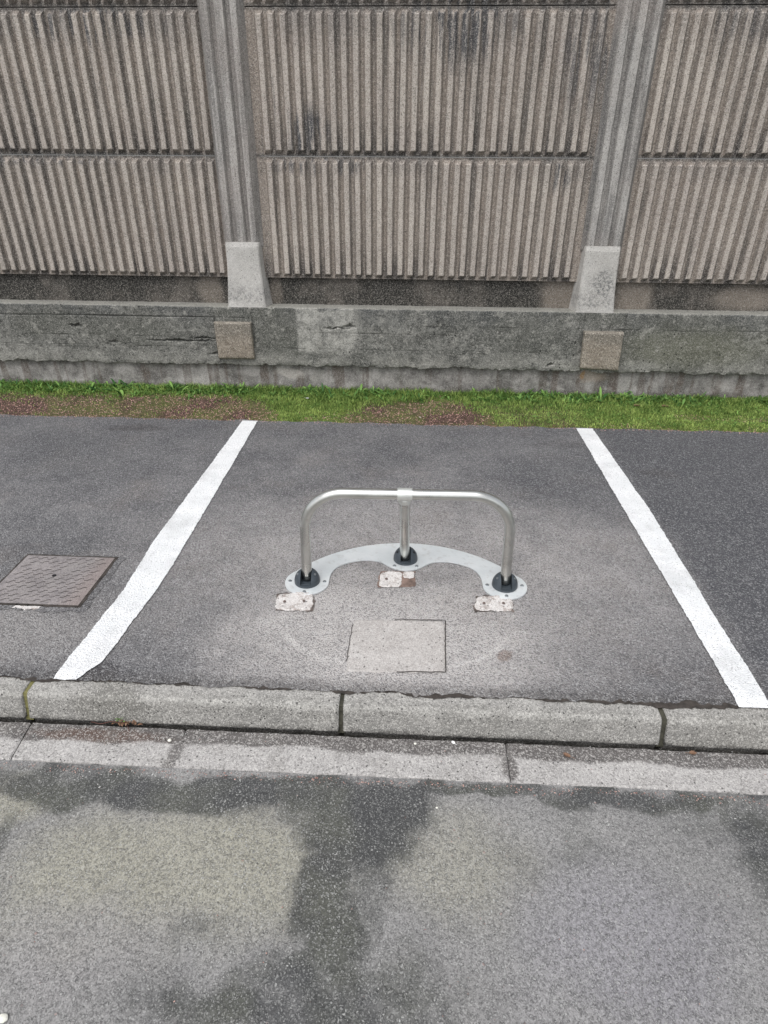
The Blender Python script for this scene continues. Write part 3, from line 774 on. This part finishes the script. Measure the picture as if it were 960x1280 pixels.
a, b = Vector((-.004, MY-.012, .022)), Vector((-.012, lean*TOPZ+.002, TOPZ))
tube('support_leg', [a.lerp(b, i/20) for i in range(20)], TR*.98, MT['steel'], bar)
# collar: a sleeve round the top rail with a short socket for the leg
colr = tube('collar', [Vector((-.012+x, lean*TOPZ, TOPZ)) for x in (-.0275, -.0265, -.02, 0, .02, .0265, .0275)], TR+.0042, MT['collar'], bar, 32)
d = (a-b).normalized()
tube('collar_socket', [b+d*.010, b+d*.022, b+d*.036, b+d*.037], TR+.0045, MT['collar'], colr, 28)
# domed feet with a slot facing the camera
def dome_cap(cx, cy):
    bm = bmesh.new(); rr, hh = .0505, .058; N = 48; K = 14
    rings = []
    prof = [(rr, 0), (rr, .006)]+[(rr*math.cos(math.pi/2*t/K), .006+(hh-.006)*math.sin(math.pi/2*t/K)) for t in range(1, K)]
    for (r, z) in prof: rings.append([bm.verts.new((r*math.cos(2*math.pi*k/N), r*math.sin(2*math.pi*k/N), z)) for k in range(N)])
    for p, q in zip(rings, rings[1:]):
        for k in range(N): bm.faces.new((p[k], p[(k+1) % N], q[(k+1) % N], q[k]))
    tp = bm.verts.new((0, 0, hh))
    for k in range(N): bm.faces.new((rings[-1][k], rings[-1][(k+1) % N], tp))
    bm.faces.new(rings[0][::-1])
    c = mkbm('foot_cap', bm, MT['cap'], smooth=True)
    sb = bmesh.new(); bmesh.ops.create_cube(sb, size=1); bmesh.ops.scale(sb, vec=(.0425, .10, .10), verts=sb.verts); bmesh.ops.translate(sb, vec=(0, -.027, .054+.004), verts=sb.verts)
    s = mkbm('slotcut', sb, MT['black'])
    md = c.modifiers.new('b', 'BOOLEAN'); md.object = s; md.operation = 'DIFFERENCE'; md.solver = 'EXACT'
    dg = bpy.context.evaluated_depsgraph_get(); me = bpy.data.meshes.new_from_object(c.evaluated_get(dg))
    c.modifiers.clear(); c.data = me; bpy.data.objects.remove(s)
    me.shade_smooth(); 
    try: me.set_sharp_from_angle(angle=R(40))
    except Exception: pass
    c.name = 'foot_cap'
    return c
proto = dome_cap(0, 0); proto.parent = bar
def screw(parent, x, y, z, r=.0075):
    bm = bmesh.new()
    bmesh.ops.create_cone(bm, cap_ends=True, segments=20, radius1=r, radius2=r*.72, depth=.003, matrix=Matrix.Translation((x, y, z+.0015)))
    bmesh.ops.create_cone(bm, cap_ends=True, segments=6, radius1=r*.45, radius2=r*.4, depth=.003, matrix=Matrix.Translation((x, y, z+.0035)))
    mkbm('bolt', bm, MT['bolt'], parent)
for i, (fx, fy) in enumerate(FEET):
    c = proto if i == 0 else proto.copy()
    if i: COL.objects.link(c); c.parent = bar
    c.location = (fx, fy, .003)
    # lip across the front of the slot, and a hinge pin behind
    bm = bmesh.new(); bmesh.ops.create_cube(bm, size=1); bmesh.ops.scale(bm, vec=(.041, .007, .009), verts=bm.verts)
    bmesh.ops.bevel(bm, geom=bm.edges[:], offset=.0015, segments=2, affect='EDGES'); bmesh.ops.translate(bm, vec=(0, -.041, .0085), verts=bm.verts)
    mkbm('slot_lip', bm, MT['cap'], c)
    for sx in (-1, 1):
        bm = bmesh.new(); bmesh.ops.create_cone(bm, cap_ends=True, segments=10, radius1=.0052, radius2=.0045, depth=.006)
        mt = Matrix.Translation((sx*.0335, -.012, .0415)) @ Vector((sx*.7, -.2, .75)).to_track_quat('Z', 'Y').to_matrix().to_4x4()
        bmesh.ops.transform(bm, matrix=mt, verts=bm.verts); mkbm('cap_screw', bm, MT['bolt'] if i != 1 else MT['black'], c)
    angs = {0: (180, 0, 268), 1: (228, 312), 2: (180, 0, 268)}[i]
    for a_ in angs: screw(bar, fx+.069*math.cos(R(a_)), fy+.069*math.sin(R(a_))*(1 if i == 1 else 1), .003)

# ------------------------------------------------------------------ retaining wall under the fence
YW, YF, ZT = 4.25, 4.283, .620
wall = empty('retaining_wall', (0, YW, 0)); tag(wall, 'long low weathered grey concrete wall with ragged lower lip, behind the grass strip', 'wall')
def crackz(x): return .226+.014*fbm(x, 0, 3, 1.3, 3)+.016*fbm(x, 0, 7, 8, 6)+.016*abs(fbm(x, 0, 12, 16, 5))-.004
pads = [(-1.362, -1.108, .270, .522), (1.142, 1.400, .247, .500)]
CK = [0.]
def wy(x, z):
    CK[0] = 0.
    d = .004*fbm(x, z, 1, 3, 5)+.0016*fbm(x, z, 5, 22, 4)
    for zz, x0, x1, dp in ((.548, -9, -1.15, .007), (.415, -9, -1.5, .004), (.345, -9, .9, .004), (.33, -3, -2.0, .003), (.455, -.9, .3, .003), (.51, -.1, 9, .003), (.33, .1, .5, .004), (.385, 1.42, 1.56, .003)):
        if x0 < x < x1:
            q = abs(z-(zz+.004*fbm(x, zz, 2, 2, 3)))
            if q < .005:
                k_ = max(0, .35+.9*fbm(x, zz, 9, 5, 3)+(.5 if dp > .005 else 0)); d += dp*(1-q/.005)*k_; CK[0] = max(CK[0], min(1, k_*1.0*(1-q/.005)))
    # spalled pockets
    for px, pz, rx, rz in ((-1.62, .385, .26, .008), (-1.45, .405, .12, .006), (-.44, .50, .05, .016), (-.52, .487, .09, .006), (-2.35, .47, .05, .012), (-1.30, .28, .05, .018), (-1.40, .30, .04, .01), (-2.1, .37, .04, .008), (.95, .26, .03, .01)):
        q = ((x-px)/rx)**2+((z-pz+.018*fbm(x, z, 3, 16, 5))/(rz*(1+1.2*fbm(x, 0, 8, 20, 3))+.001))**2
        if q < 1.:
            d += .014*(1-q)**.5
            if z > pz-.004: CK[0] = max(CK[0], .8*(1-q))
    for a, b, z0, z1 in pads:
        for e in (a-.004, b+.006):
            if abs(x-e) < .006 and z > z0+.06: d += .005*(1-abs(x-e)/.006); CK[0] = max(CK[0], .7*(.5+fbm(x, z, 2, 12, 3)))
    lip = z-crackz(x)
    if lip < .02: d += .006*(1-max(0, lip)/.02)*(.5+fbm(x, z, 4, 30, 3))
    return YW+d
nx, nz = 1500, 96; X0, X1 = -4.6, 4.6
vs = []; fs = []; ck = []
for i in range(nx+1):
    x = X0+(X1-X0)*i/nx; cz = crackz(x)
    cz -= .004*abs(fbm(x, 0, 6, 30, 3))
    col_ = [(x, YF+.02, cz+.006), (x, (wy(x, cz)+YF)/2, cz+.001)]; ck += [1, 1]
    for j in range(nz+1):
        z = cz+(ZT-.008-cz)*j/nz; col_.append((x, wy(x, z), z)); ck.append(CK[0])
    r_ = .004*fbm(x, 9, 2, 12, 3)
    col_ += [(x, YW+.004+r_, ZT-.003), (x, YW+.010+r_, ZT), (x, YW+.06, ZT+.002*fbm(x, 1, 1, 6)), (x, YW+.60, ZT+.002)]
    vs += col_; m_ = len(col_); ck += [0]*4
    if i:
        for j in range(m_-1): a = (i-1)*m_+j; fs.append((a, a+m_, a+m_+1, a+1))
o = mk('wall_body', [(x, y-YW, z) for x, y, z in vs], fs, MT['plinth'], wall, smooth=True)
at_ = o.data.attributes.new('crack', 'FLOAT', 'POINT'); at_.data.foreach_set('value', [float(q) for q in ck])
vs = []; fs = []; nx, nz = 700, 22
for i in range(nx+1):
    x = X0+(X1-X0)*i/nx
    for j in range(nz+1):
        z = -.02+.29*j/nz; vs.append((x, YF+.006*fbm(x, z, 8, 5, 5)-.012*max(0, 1-z/.09)*(.5+fbm(x, 0, 2, 3))-YW, z))
    if i:
        for j in range(nz): a = (i-1)*(nz+1)+j; fs.append((a, a+nz+1, a+nz+2, a+1))
mk('footing', vs, fs, MT['footing'], wall, smooth=True)
for k, (a, b, z0, z1) in enumerate(pads):
    bm = bmesh.new(); bmesh.ops.create_cube(bm, size=1)
    for v in bm.verts:
        v.co.x = (a if v.co.x < 0 else b); fr_ = v.co.y < 0
        v.co.z = z0 if v.co.z < 0 else z1
        v.co.y = (-.038 if v.co.z > (z0+z1)/2 else -.026) if fr_ else .03
        if k == 1 and v.co.z < .3: v.co.x += .012
        if k == 1 and v.co.z < .3: v.co.z -= .006*(v.co.x-a)/.25
    bmesh.ops.subdivide_edges(bm, edges=bm.edges[:], cuts=24, use_grid_fill=True)
    for v in bm.verts:
        p = v.co; 
        mg = min(abs(p.x-a), abs(p.x-b), abs(p.z-z0), abs(p.z-z1)); sh = max(0, 1-mg/.012) if p.y < 0 else 0
        p.y += .0018*fbm(p.x, p.z, k, 40, 4)+.006*sh*sh; p.x += .0018*fbm(p.z, p.y, 3+k, 18, 4); p.z += .0022*fbm(p.x, p.y, 6+k, 18, 4)
    o = mkbm('concrete_block', bm, MT['pad'], wall, smooth=True)
    o['label'] = ['square beige pebbly block below the left post', 'square beige pebbly block below the right post'][k]

# ------------------------------------------------------------------ fence: posts, panels, bottom boards
fence = empty('concrete_fence', (0, 4.33, ZT)); tag(fence, 'tall fence of ribbed concrete panels slotted between ribbed posts on the low wall', 'fence')
FO = Vector((0, 4.33, ZT))
def loc_f(vs): return [(x-FO.x, y-FO.y, z-FO.z) for x, y, z in vs]
PIT = .068436; YB, RD = 4.346, .024
def panel(xl, xr, ribs, z0, z1, seed):
    """face grid: x breakpoints follow the ribs, z breakpoints the chamfered rib ends"""
    wb, wf = .0275, .0135
    xs = [(xl, 0)]
    for c in ribs: xs += [(c-wb, 0), (c-wf, 1), (c, 1), (c+wf, 1), (c+wb, 0)]
    xs.append((xr, 0))
    hgt = z1-z0
    zs = [(z0, 0), (z0+.009, 0), (z0+.031, 1)]+[(z0+.031+(hgt-.070)*i/16, 1) for i in range(1, 17)]
    zs += [(z1-.014, 0.0), (z1-.006, 0), (z1-.001, -.15)]
    vs = []; fs = []; nz_ = len(zs)
    for i, (x, px) in enumerate(xs):
        for j, (z, pz) in enumerate(zs):
            e = px*pz if pz >= 0 else pz
            x_ = x+.0022*fbm(x*3, z*3, seed, 6, 4) if 0 < i < len(xs)-1 else x
            y = YB-RD*e+.0012*fbm(x, z, seed+3, 9, 3)
            zz = z+(.0015*fbm(x, z, seed+6, 14, 3) if 0 < j < nz_-1 else 0)
            vs.append((x_, y, zz))
    for i in range(len(xs)-1):
        for j in range(nz_-1): a = i*nz_+j; fs.append((a, a+nz_, a+nz_+1, a+1))
    # underside, top and back
    n0 = len(vs)
    for i, (x, _) in enumerate(xs): vs += [(x, YB+.09, z0), (x, YB+.09, z1-.001)]
    for i in range(len(xs)-1):
        a = i*nz_; b = n0+2*i
        fs.append((a, b, b+2, a+nz_)); fs.append((a+nz_-1, a+2*nz_-1, b+3, b+1)); fs.append((b, b+1, b+3, b+2))
    for i, flip in ((0, 0), (len(xs)-1, 1)):
        f = [i*nz_+j for j in range(nz_)]+[n0+2*i+1, n0+2*i]; fs.append(tuple(f if not flip else f[::-1]))
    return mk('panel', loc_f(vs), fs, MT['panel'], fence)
ZB, ZJ, ZU = .796, 1.506, 2.232
bays = [(-3.24, -1.10, [-1.2929-PIT*k for k in range(28)][::-1]),
        (-1.10, 1.17, [-.9223+PIT*k for k in range(29)]),
        (1.17, 3.44, [1.3685+PIT*k for k in range(29)])]
for bi, (xl, xr, ribs) in enumerate(bays):
    for ri, (z0, z1) in enumerate(((ZB, ZJ-.0015), (ZJ+.0015, ZU-.0015), (ZU+.0015, ZU+.725))):
        panel(xl+.004, xr-.004, ribs, z0, z1, bi*10+ri*3)
    bm = bmesh.new(); bmesh.ops.create_cube(bm, size=1)
    for v in bm.verts: v.co = Vector(((xl+.004) if v.co.x < 0 else xr-.004, 4.374-FO.y if v.co.y < 0 else 4.44-FO.y, (ZT-.03-FO.z) if v.co.z < 0 else ZB-.002-FO.z))
    mkbm('bottom_board', bm, MT['board'], fence)
def post(cx, seed):
    # cross-section: tapered sides, three flat ribs with chamfers between two grooves
    sec = [(-.137, .060), (-.132, .020)]
    sec = [(-.136, 4.352), (-.108, 4.291), (-.104, 4.288)]
    for c in (-.078, 0, .078):
        sec += [(c-.030 if c else -.023, 4.288), (c+.030 if c else .023, 4.288)]
        if c < .05: sec += [(c+(.038 if c else .031), 4.307), (c+.078-(.038 if c else .031)-.0 if False else (-.031 if c < 0 else .040), 4.307)]
    sec = [(-.136, 4.352), (-.108, 4.290), (-.044, 4.288), (-.034, 4.306), (-.030, 4.306), (-.021, 4.288), (.021, 4.288), (.030, 4.306), (.034, 4.306), (.044, 4.288), (.108, 4.290), (.136, 4.352), (.136, 4.46), (-.136, 4.46)]
    sec = [(-.134, 4.352), (-.110, 4.312), (-.098, 4.290), (-.064, 4.288), (-.053, 4.312), (-.034, 4.312), (-.023, 4.289), (.023, 4.289), (.034, 4.312), (.053, 4.312), (.064, 4.288), (.098, 4.290), (.110, 4.312), (.134, 4.352), (.134, 4.46), (-.134, 4.46)]
    zt = ZU+.76; zb = 1.02; n = 60; m_ = len(sec); vs = []; fs = []
    p = empty('post', (cx, 0, 0)); p.parent = fence
    for i in range(n+1):
        z = zb-.03+(zt-zb+.03)*i/n
        for j, (x, y) in enumerate(sec): vs.append((x+.0012*fbm(j, z, seed, 4, 3), y+.0014*fbm(j, z, seed+5, 4, 3)-FO.y, z-FO.z))
    for i in range(n):
        for j in range(m_): a = i*m_+j; b = i*m_+(j+1) % m_; fs.append((a, b, b+m_, a+m_))
    fs.append(tuple(range(m_))[::-1]); fs.append(tuple(n*m_+j for j in range(m_)))
    mk('shaft', vs, fs, MT['post'], p)
    # flared foot
    vs = []; fs = []; n = 26
    secs = []
    for i in range(n+1):
        t = i/n; z = ZT-.003+(1.022-ZT)*t
        fl = (1-t)**2.2
        yf = 4.283-.027*fl-.004*(1 if t < .96 else 0); wf_ = .108+.020*fl; wb_ = .126+.030*fl
        if t > .985: yf += .004; wf_ -= .002
        rr = .006
        secs = [(-wb_, 4.39), (-wf_-.002, yf+rr+.002), (-wf_+rr, yf), (-wf_*.5, yf), (0, yf), (wf_*.5, yf), (wf_-rr, yf), (wf_+.002, yf+rr+.002), (wb_, 4.39)]
        if cx > 0: secs = [(x+.010*fl if x < 0 else x, y) for x, y in secs]
        for x, y in secs: vs.append((x+.001*fbm(x*9, z, seed+2, 5, 3), y+.0012*fbm(x*9, z, seed+4, 5, 3)-FO.y, z-FO.z))
    m_ = len(secs)
    for i in range(n):
        for j in range(m_-1): a = i*m_+j; fs.append((a, a+1, a+1+m_, a+m_))
        fs.append((i*m_+m_-1, i*m_, (i+1)*m_, (i+1)*m_+m_-1))
    fs.append(tuple(range(m_))[::-1]); fs.append(tuple(n*m_+j for j in range(m_)))
    mk('post_foot', vs, fs, MT['postbase'], p, smooth=False)
    return p
post(-1.132, 1)['label'] = 'left ribbed concrete post with flared pale foot'
post(1.192, 6)['label'] = 'right ribbed concrete post with flared foot stained blue grey'

# ------------------------------------------------------------------ grass, weeds, gravel
rnd = random.Random(3)
def cover(x, y):
    """0..1 share of green on the strip (rest is red gravel)"""
    t = (y-3.735)/.50
    n = fbm(x, y, 2, 3.2, 4)*.5
    lim = .0
    if x < -1.25: lim = .56+.10*math.sin(x*3)
    elif x < -.85: lim = .60*(1-(x+1.25)/.4)
    elif x < -.5: lim = 0.0
    elif x < .55: lim = .52*min(1, (x+.5)/.45)*(1 if x < .35 else (1-(x-.35)/.25))
    lim = max(0, lim)
    v = (t-lim)/.38+n*1.3+(.25 if lim < .05 else -.1)
    if 1.75 < x < 2.6 and .32 < t < .5: v -= 1.2
    return max(0, min(1, v))
vs = []; fs = []; tn = []
def blade(x, y, z, h, wd, az, lean_):
    k = len(vs); dx, dy = math.cos(az), math.sin(az); px, py = -dy*wd, dx*wd
    vs.extend([(x-px, y-py, z), (x+px, y+py, z), (x+dx*lean_*.4+px*.8, y+dy*lean_*.4+py*.8, z+h*.6), (x+dx*lean_*.4-px*.8, y+dy*lean_*.4-py*.8, z+h*.6), (x+dx*lean_, y+dy*lean_, z+h*(.9 if lean_ > h else 1))])
    fs.append((k, k+1, k+2, k+3)); fs.append((k+3, k+2, k+4))
for _ in range(110000):
    x = rnd.uniform(-3.7, 3.2); y = rnd.uniform(3.722, 4.265); c_ = cover(x, y)
    if rnd.random() > c_**1.3*.95+.03: continue
    t = (y-3.735)/.53
    h = rnd.uniform(.007, .021)*(1+1.1*t*t)*(.65+.6*max(0, .5+fbm(x, y, 5, 6, 2)))
    if x > .7: h *= .85
    tone = min(1, max(0, .50-.35*t+.35*fbm(x, y, 8, 7, 3)+rnd.uniform(-.3, .35)))
    if rnd.random() < .02: tone = 1
    blade(x, y, strip_z(x, y)-.002, h, rnd.uniform(.0010, .0022), rnd.uniform(0, 6.28), rnd.uniform(.2, 1.2)*h); tn += [tone, tone]
o = mk('grass', vs, fs, MT['grass']); tone_attr(o, tn); tag(o, 'short mossy green grass covering the strip below the wall', 'grass', kind='stuff')
# broad-leaved weeds against the wall
vs = []; fs = []; tn = []
def leaf(x, y, z, L, wd, az, rise, droop, tone):
    k = len(vs); dx, dy = math.cos(az), math.sin(az); px, py = -dy, dx
    for (t, ww) in ((0, .15), (.3, .8), (.6, 1), (.85, .6), (1, .05)):
        zz = z+L*(rise*t-droop*t*t); q = L*t*.9
        vs.append((x+dx*q-px*wd*ww, y+dy*q-py*wd*ww, zz+wd*ww*.35)); vs.append((x+dx*q+px*wd*ww, y+dy*q+py*wd*ww, zz+wd*ww*.35))
    for i in range(4): a = k+2*i; fs.append((a, a+1, a+3, a+2)); tn.append(tone)
for _ in range(2600):
    x = rnd.uniform(-3.7, 3.2); back = rnd.random()
    dn = .5+.8*fbm(x, 0, 11, 1.6, 3)
    if x < -1.1: dn += .35
    if -1.28 < x < -1.0 and rnd.random() < .6: continue
    if rnd.random() > dn: continue
    y = 4.262-abs(rnd.gauss(0, .075)); 
    if y < 3.9: continue
    z = strip_z(x, y); n_ = rnd.randint(4, 8); s_ = rnd.uniform(.6, 1.35)
    if rnd.random() < .12: s_ *= 1.8
    for q in range(n_):
        leaf(x+rnd.gauss(0, .006), y+rnd.gauss(0, .005), z+.001, rnd.uniform(.018, .038)*s_, rnd.uniform(.0022, .0042)*s_, rnd.uniform(0, 6.28), rnd.uniform(.3, 1.3), rnd.uniform(.2, .8), min(1, max(0, rnd.gauss(.42, .33))))
for _ in range(2200):
    x = rnd.uniform(-3.7, 3.2); y = rnd.uniform(3.80, 4.2)
    if rnd.random() > cover(x, y)*.8: continue
    for q in range(4): leaf(x, y, strip_z(x, y)+.001, rnd.uniform(.010, .02), rnd.uniform(.002, .004), rnd.uniform(0, 6.28), rnd.uniform(.3, .8), .4, min(1, max(0, rnd.gauss(.6, .25))))
o = mk('weeds', vs, fs, MT['weed']); tone_attr(o, tn); tag(o, 'broad-leaved green weeds crowding the foot of the concrete wall', 'weeds', kind='stuff')
# loose stone
def stones(name, pts, mat, lab, cat):
    vs = []; fs = []; tn = []
    for (x, y, z, s_, tone) in pts:
        k = len(vs); az = rnd.uniform(0, 3.14); c_, s2 = math.cos(az), math.sin(az)
        sx, sy, sz = s_*rnd.uniform(.7, 1.4), s_*rnd.uniform(.5, .9), s_*rnd.uniform(.35, .8)
        base = [(1, 0, .1), (.3, .9, .0), (-.8, .6, .1), (-.9, -.5, 0), (.2, -1, .1), (.35, .2, .95), (-.35, -.1, 1.)]
        for (a, b, c) in base:
            a += rnd.uniform(-.2, .2); b += rnd.uniform(-.2, .2)
            vs.append((x+(a*c_*sx-b*s2*sy), y+(a*s2*sx+b*c_*sy), z+c*sz))
        for f in ((0, 1, 5), (1, 6, 5), (1, 2, 6), (2, 3, 6), (3, 4, 6), (4, 5, 6), (4, 0, 5)): fs.append(tuple(k+q for q in f)); tn.append(tone)
    o = mk(name, vs, fs, mat); tone_attr(o, tn); return tag(o, lab, cat, kind='stuff')
pts = []
for _ in range(26000):
    x = rnd.uniform(-3.7, 3.0); y = rnd.uniform(3.728, 4.22)
    if rnd.random() < cover(x, y)*1.15: continue
    dark = .0
    if .48 < x < .95 and y < 3.85: dark = .35
    pts.append((x, y, strip_z(x, y)-.001, rnd.uniform(.002, .0055), max(0, min(1, rnd.gauss(.38, .24)-dark))))
for _ in range(900):
    x = rnd.uniform(-3., 2.4)
    if cover(x, 3.76) > .6: continue
    pts.append((x, 3.735-abs(rnd.gauss(0, .02)), .006, rnd.uniform(.0015, .004), rnd.random()))
stones('red_gravel', pts, MT['gravel'], 'reddish crushed gravel showing through the grass strip', 'gravel')
pts = []
for _ in range(900):
    x = rnd.uniform(-1.6, 1.5); y = 1.168-abs(rnd.gauss(0, .03)); pts.append((x, y, -.103, rnd.uniform(.0012, .0032), rnd.random()))
for _ in range(500):
    x = rnd.uniform(-1.6, 1.5); y = rnd.uniform(1.26, 1.325); pts.append((x, y, -.0975, rnd.uniform(.001, .0026), rnd.random()))
for _ in range(15000):
    x = rnd.uniform(-1.4, 1.5); y = rnd.uniform(.45, 1.17); pts.append((x, y, road_z(x, y)-.0006, rnd.uniform(.0010, .0030)*(1.3 if rnd.random() < .1 else 1), max(0, min(1, rnd.gauss(.42, .17)))))
stones('loose_chips', pts, MT['chips'], 'loose grey stone chips scattered over the road and gutter', 'gravel')
pts = []
for _ in range(420):
    u = rnd.uniform(-1.5, 1.3); y = 1.172-abs(rnd.gauss(0, .012)); pts.append((u, y, -.1, rnd.uniform(.0012, .0026), rnd.random()))
for _ in range(60):
    pts.append((rnd.uniform(-1.2, 1.3), rnd.uniform(.6, 1.3), -.0985, rnd.uniform(.001, .0022), rnd.random()))
stones('red_grit', pts, MT['gravel'], 'scattered red grit where the gutter slabs meet the road', 'gravel')

# ------------------------------------------------------------------ litter
def dead_leaf(name, u, v, z, L, az, lab, seed, mat=None, cat='dead leaf', curl=.35):
    p = g(u, v, z); r = random.Random(seed); n = 22; vs = [(0, 0, .002)]; fs = []
    for i in range(n):
        a = 2*math.pi*i/n
        rad = L*(.55+.45*abs(math.cos(a/2))**.8)*(1 if i % 2 else r.uniform(.62, .85))
        x, y = rad*math.cos(a), rad*.6*math.sin(a)
        vs.append((x, y, .002+curl*abs(y)*1.1+curl*.3*abs(x)*r.random()))
    for i in range(n): fs.append((0, 1+i, 1+(i+1) % n))
    st = len(vs); vs += [(-L*.5, -.0007, .003), (-L*1.5, -.0007, .006), (-L*1.5, .0007, .006), (-L*.5, .0007, .003)]; fs.append((st, st+1, st+2, st+3))
    o = mk(name, vs, fs, mat or MT['leaf']); o.location = p; o.rotation_euler = (0, 0, az)
    tone_attr(o, [r.uniform(.2, .8) for _ in fs])
    return tag(o, lab, cat)
dead_leaf('dead_leaf', 709, 945, -.096, .016, 2.6, 'curled brown dead leaf on the right gutter slab, nearest the middle', 1)
dead_leaf('dead_leaf', 865, 942, -.096, .015, .1, 'small pinkish brown leaf in the gutter by the right kerb joint', 2)
dead_leaf('dead_leaf', 150, 487, .03, .016, .4, 'tan dead leaf in the weeds near the left end of the wall', 3)
dead_leaf('dead_leaf', 341, 492, .035, .015, .4, 'small rust red leaf in the grass near the left post block', 4)
dead_leaf('dead_leaf', 795, 508, .035, .03, .1, 'large brown dead leaf in the grass right of the right parking line', 5, curl=.6)
dead_leaf('dead_leaf', 832, 509, .032, .032, 2.9, 'large tan dead leaf, the rightmost on the grass below the right wall', 6, curl=.6)
dead_leaf('dead_leaf', 374, 516, .01, .013, .3, 'yellowish leaf on the grass just beyond the left parking line', 7)
dead_leaf('dead_leaf', 725, 506, .03, .022, 1., 'brown dead leaf on the grass just beyond the right parking line', 9, curl=.6)
dead_leaf('paper_scrap', 567, 929, -.096, .010, 2.3, 'small white scrap of paper in the gutter below the middle kerb stone', 8, MT['paper'], 'paper scrap', .1)
dead_leaf('paper_scrap', 384, 498, .04, .014, .0, 'flat white scrap of paper lying on the grass near the wall', 10, MT['paper'], 'paper scrap', .1)
dead_leaf('paper_scrap', 525, 522, .012, .008, .5, 'tiny white scrap on the red gravel beyond the bay', 12, MT['paper'], 'paper scrap', .3)
def pebble(u, v, z, r_, lab, mat='pebble'):
    bm = bmesh.new(); bmesh.ops.create_icosphere(bm, subdivisions=3, radius=r_)
    for q in bm.verts:
        q.co *= 1+.22*fbm(q.co.x/r_, q.co.y/r_, q.co.z/r_, 1.1, 3); q.co.z *= .55; q.co.y *= .75
    p = g(u, v, z); o = mkbm('pebble', bm, MT[mat], smooth=True, loc=(p.x, p.y, z+r_*.35)); tag(o, lab, 'pebble')
pebble(4, 1274, -.101, .011, 'cream pebble on the road at the bottom left corner')
pebble(212, 926, -.097, .006, 'small pale pebble in the gutter above the short slab joint')
pebble(519, 930, -.097, .0045, 'tiny pale pebble in the gutter left of the white paper scrap')
pebble(546, 1010, -.101, .0035, 'tiny white pebble on the road below the middle gutter slab')
# tuft of dead leaves, twig and a sprig of green at the kerb foot
root = empty('leaf_tuft', g(158, 905, -.096)); tag(root, 'tuft of brown dead leaves with a green sprig at the kerb foot', 'plant debris')
r = random.Random(9)
vs = []; fs = []; tn = []
for _ in range(46):
    leaf(r.gauss(0, .022), r.gauss(.004, .007), r.uniform(.0, .014), r.uniform(.010, .024), r.uniform(.002, .005), r.uniform(0, 6.28), r.uniform(.1, .9), .5, r.random())
o = mk('dry_leaves', vs, fs, MT['leaf'], root); tone_attr(o, tn)
vs = []; fs = []; tn = []
for _ in range(14):
    leaf(-.022+r.gauss(0, .006), r.gauss(.006, .004), .008, r.uniform(.012, .024), r.uniform(.0015, .003), r.uniform(0, 6.28), r.uniform(.5, 1.4), .5, r.uniform(.5, 1))
o = mk('green_sprig', vs, fs, MT['weed'], root); tone_attr(o, tn)
tp = [Vector((-.02-.0105*i, -.004+.004*math.sin(i*.9), .006+.004*math.sin(i*.6))) for i in range(10)]
tube('twig', tp, .0012, simple('twig_bark', (.10, .045, .035), .8), root, 8)
tp = [Vector((.01+.004*i, -.012-.006*i, .006+.001*i)) for i in range(5)]
tube('twig', tp, .001, bpy.data.materials['twig_bark'], root, 8)
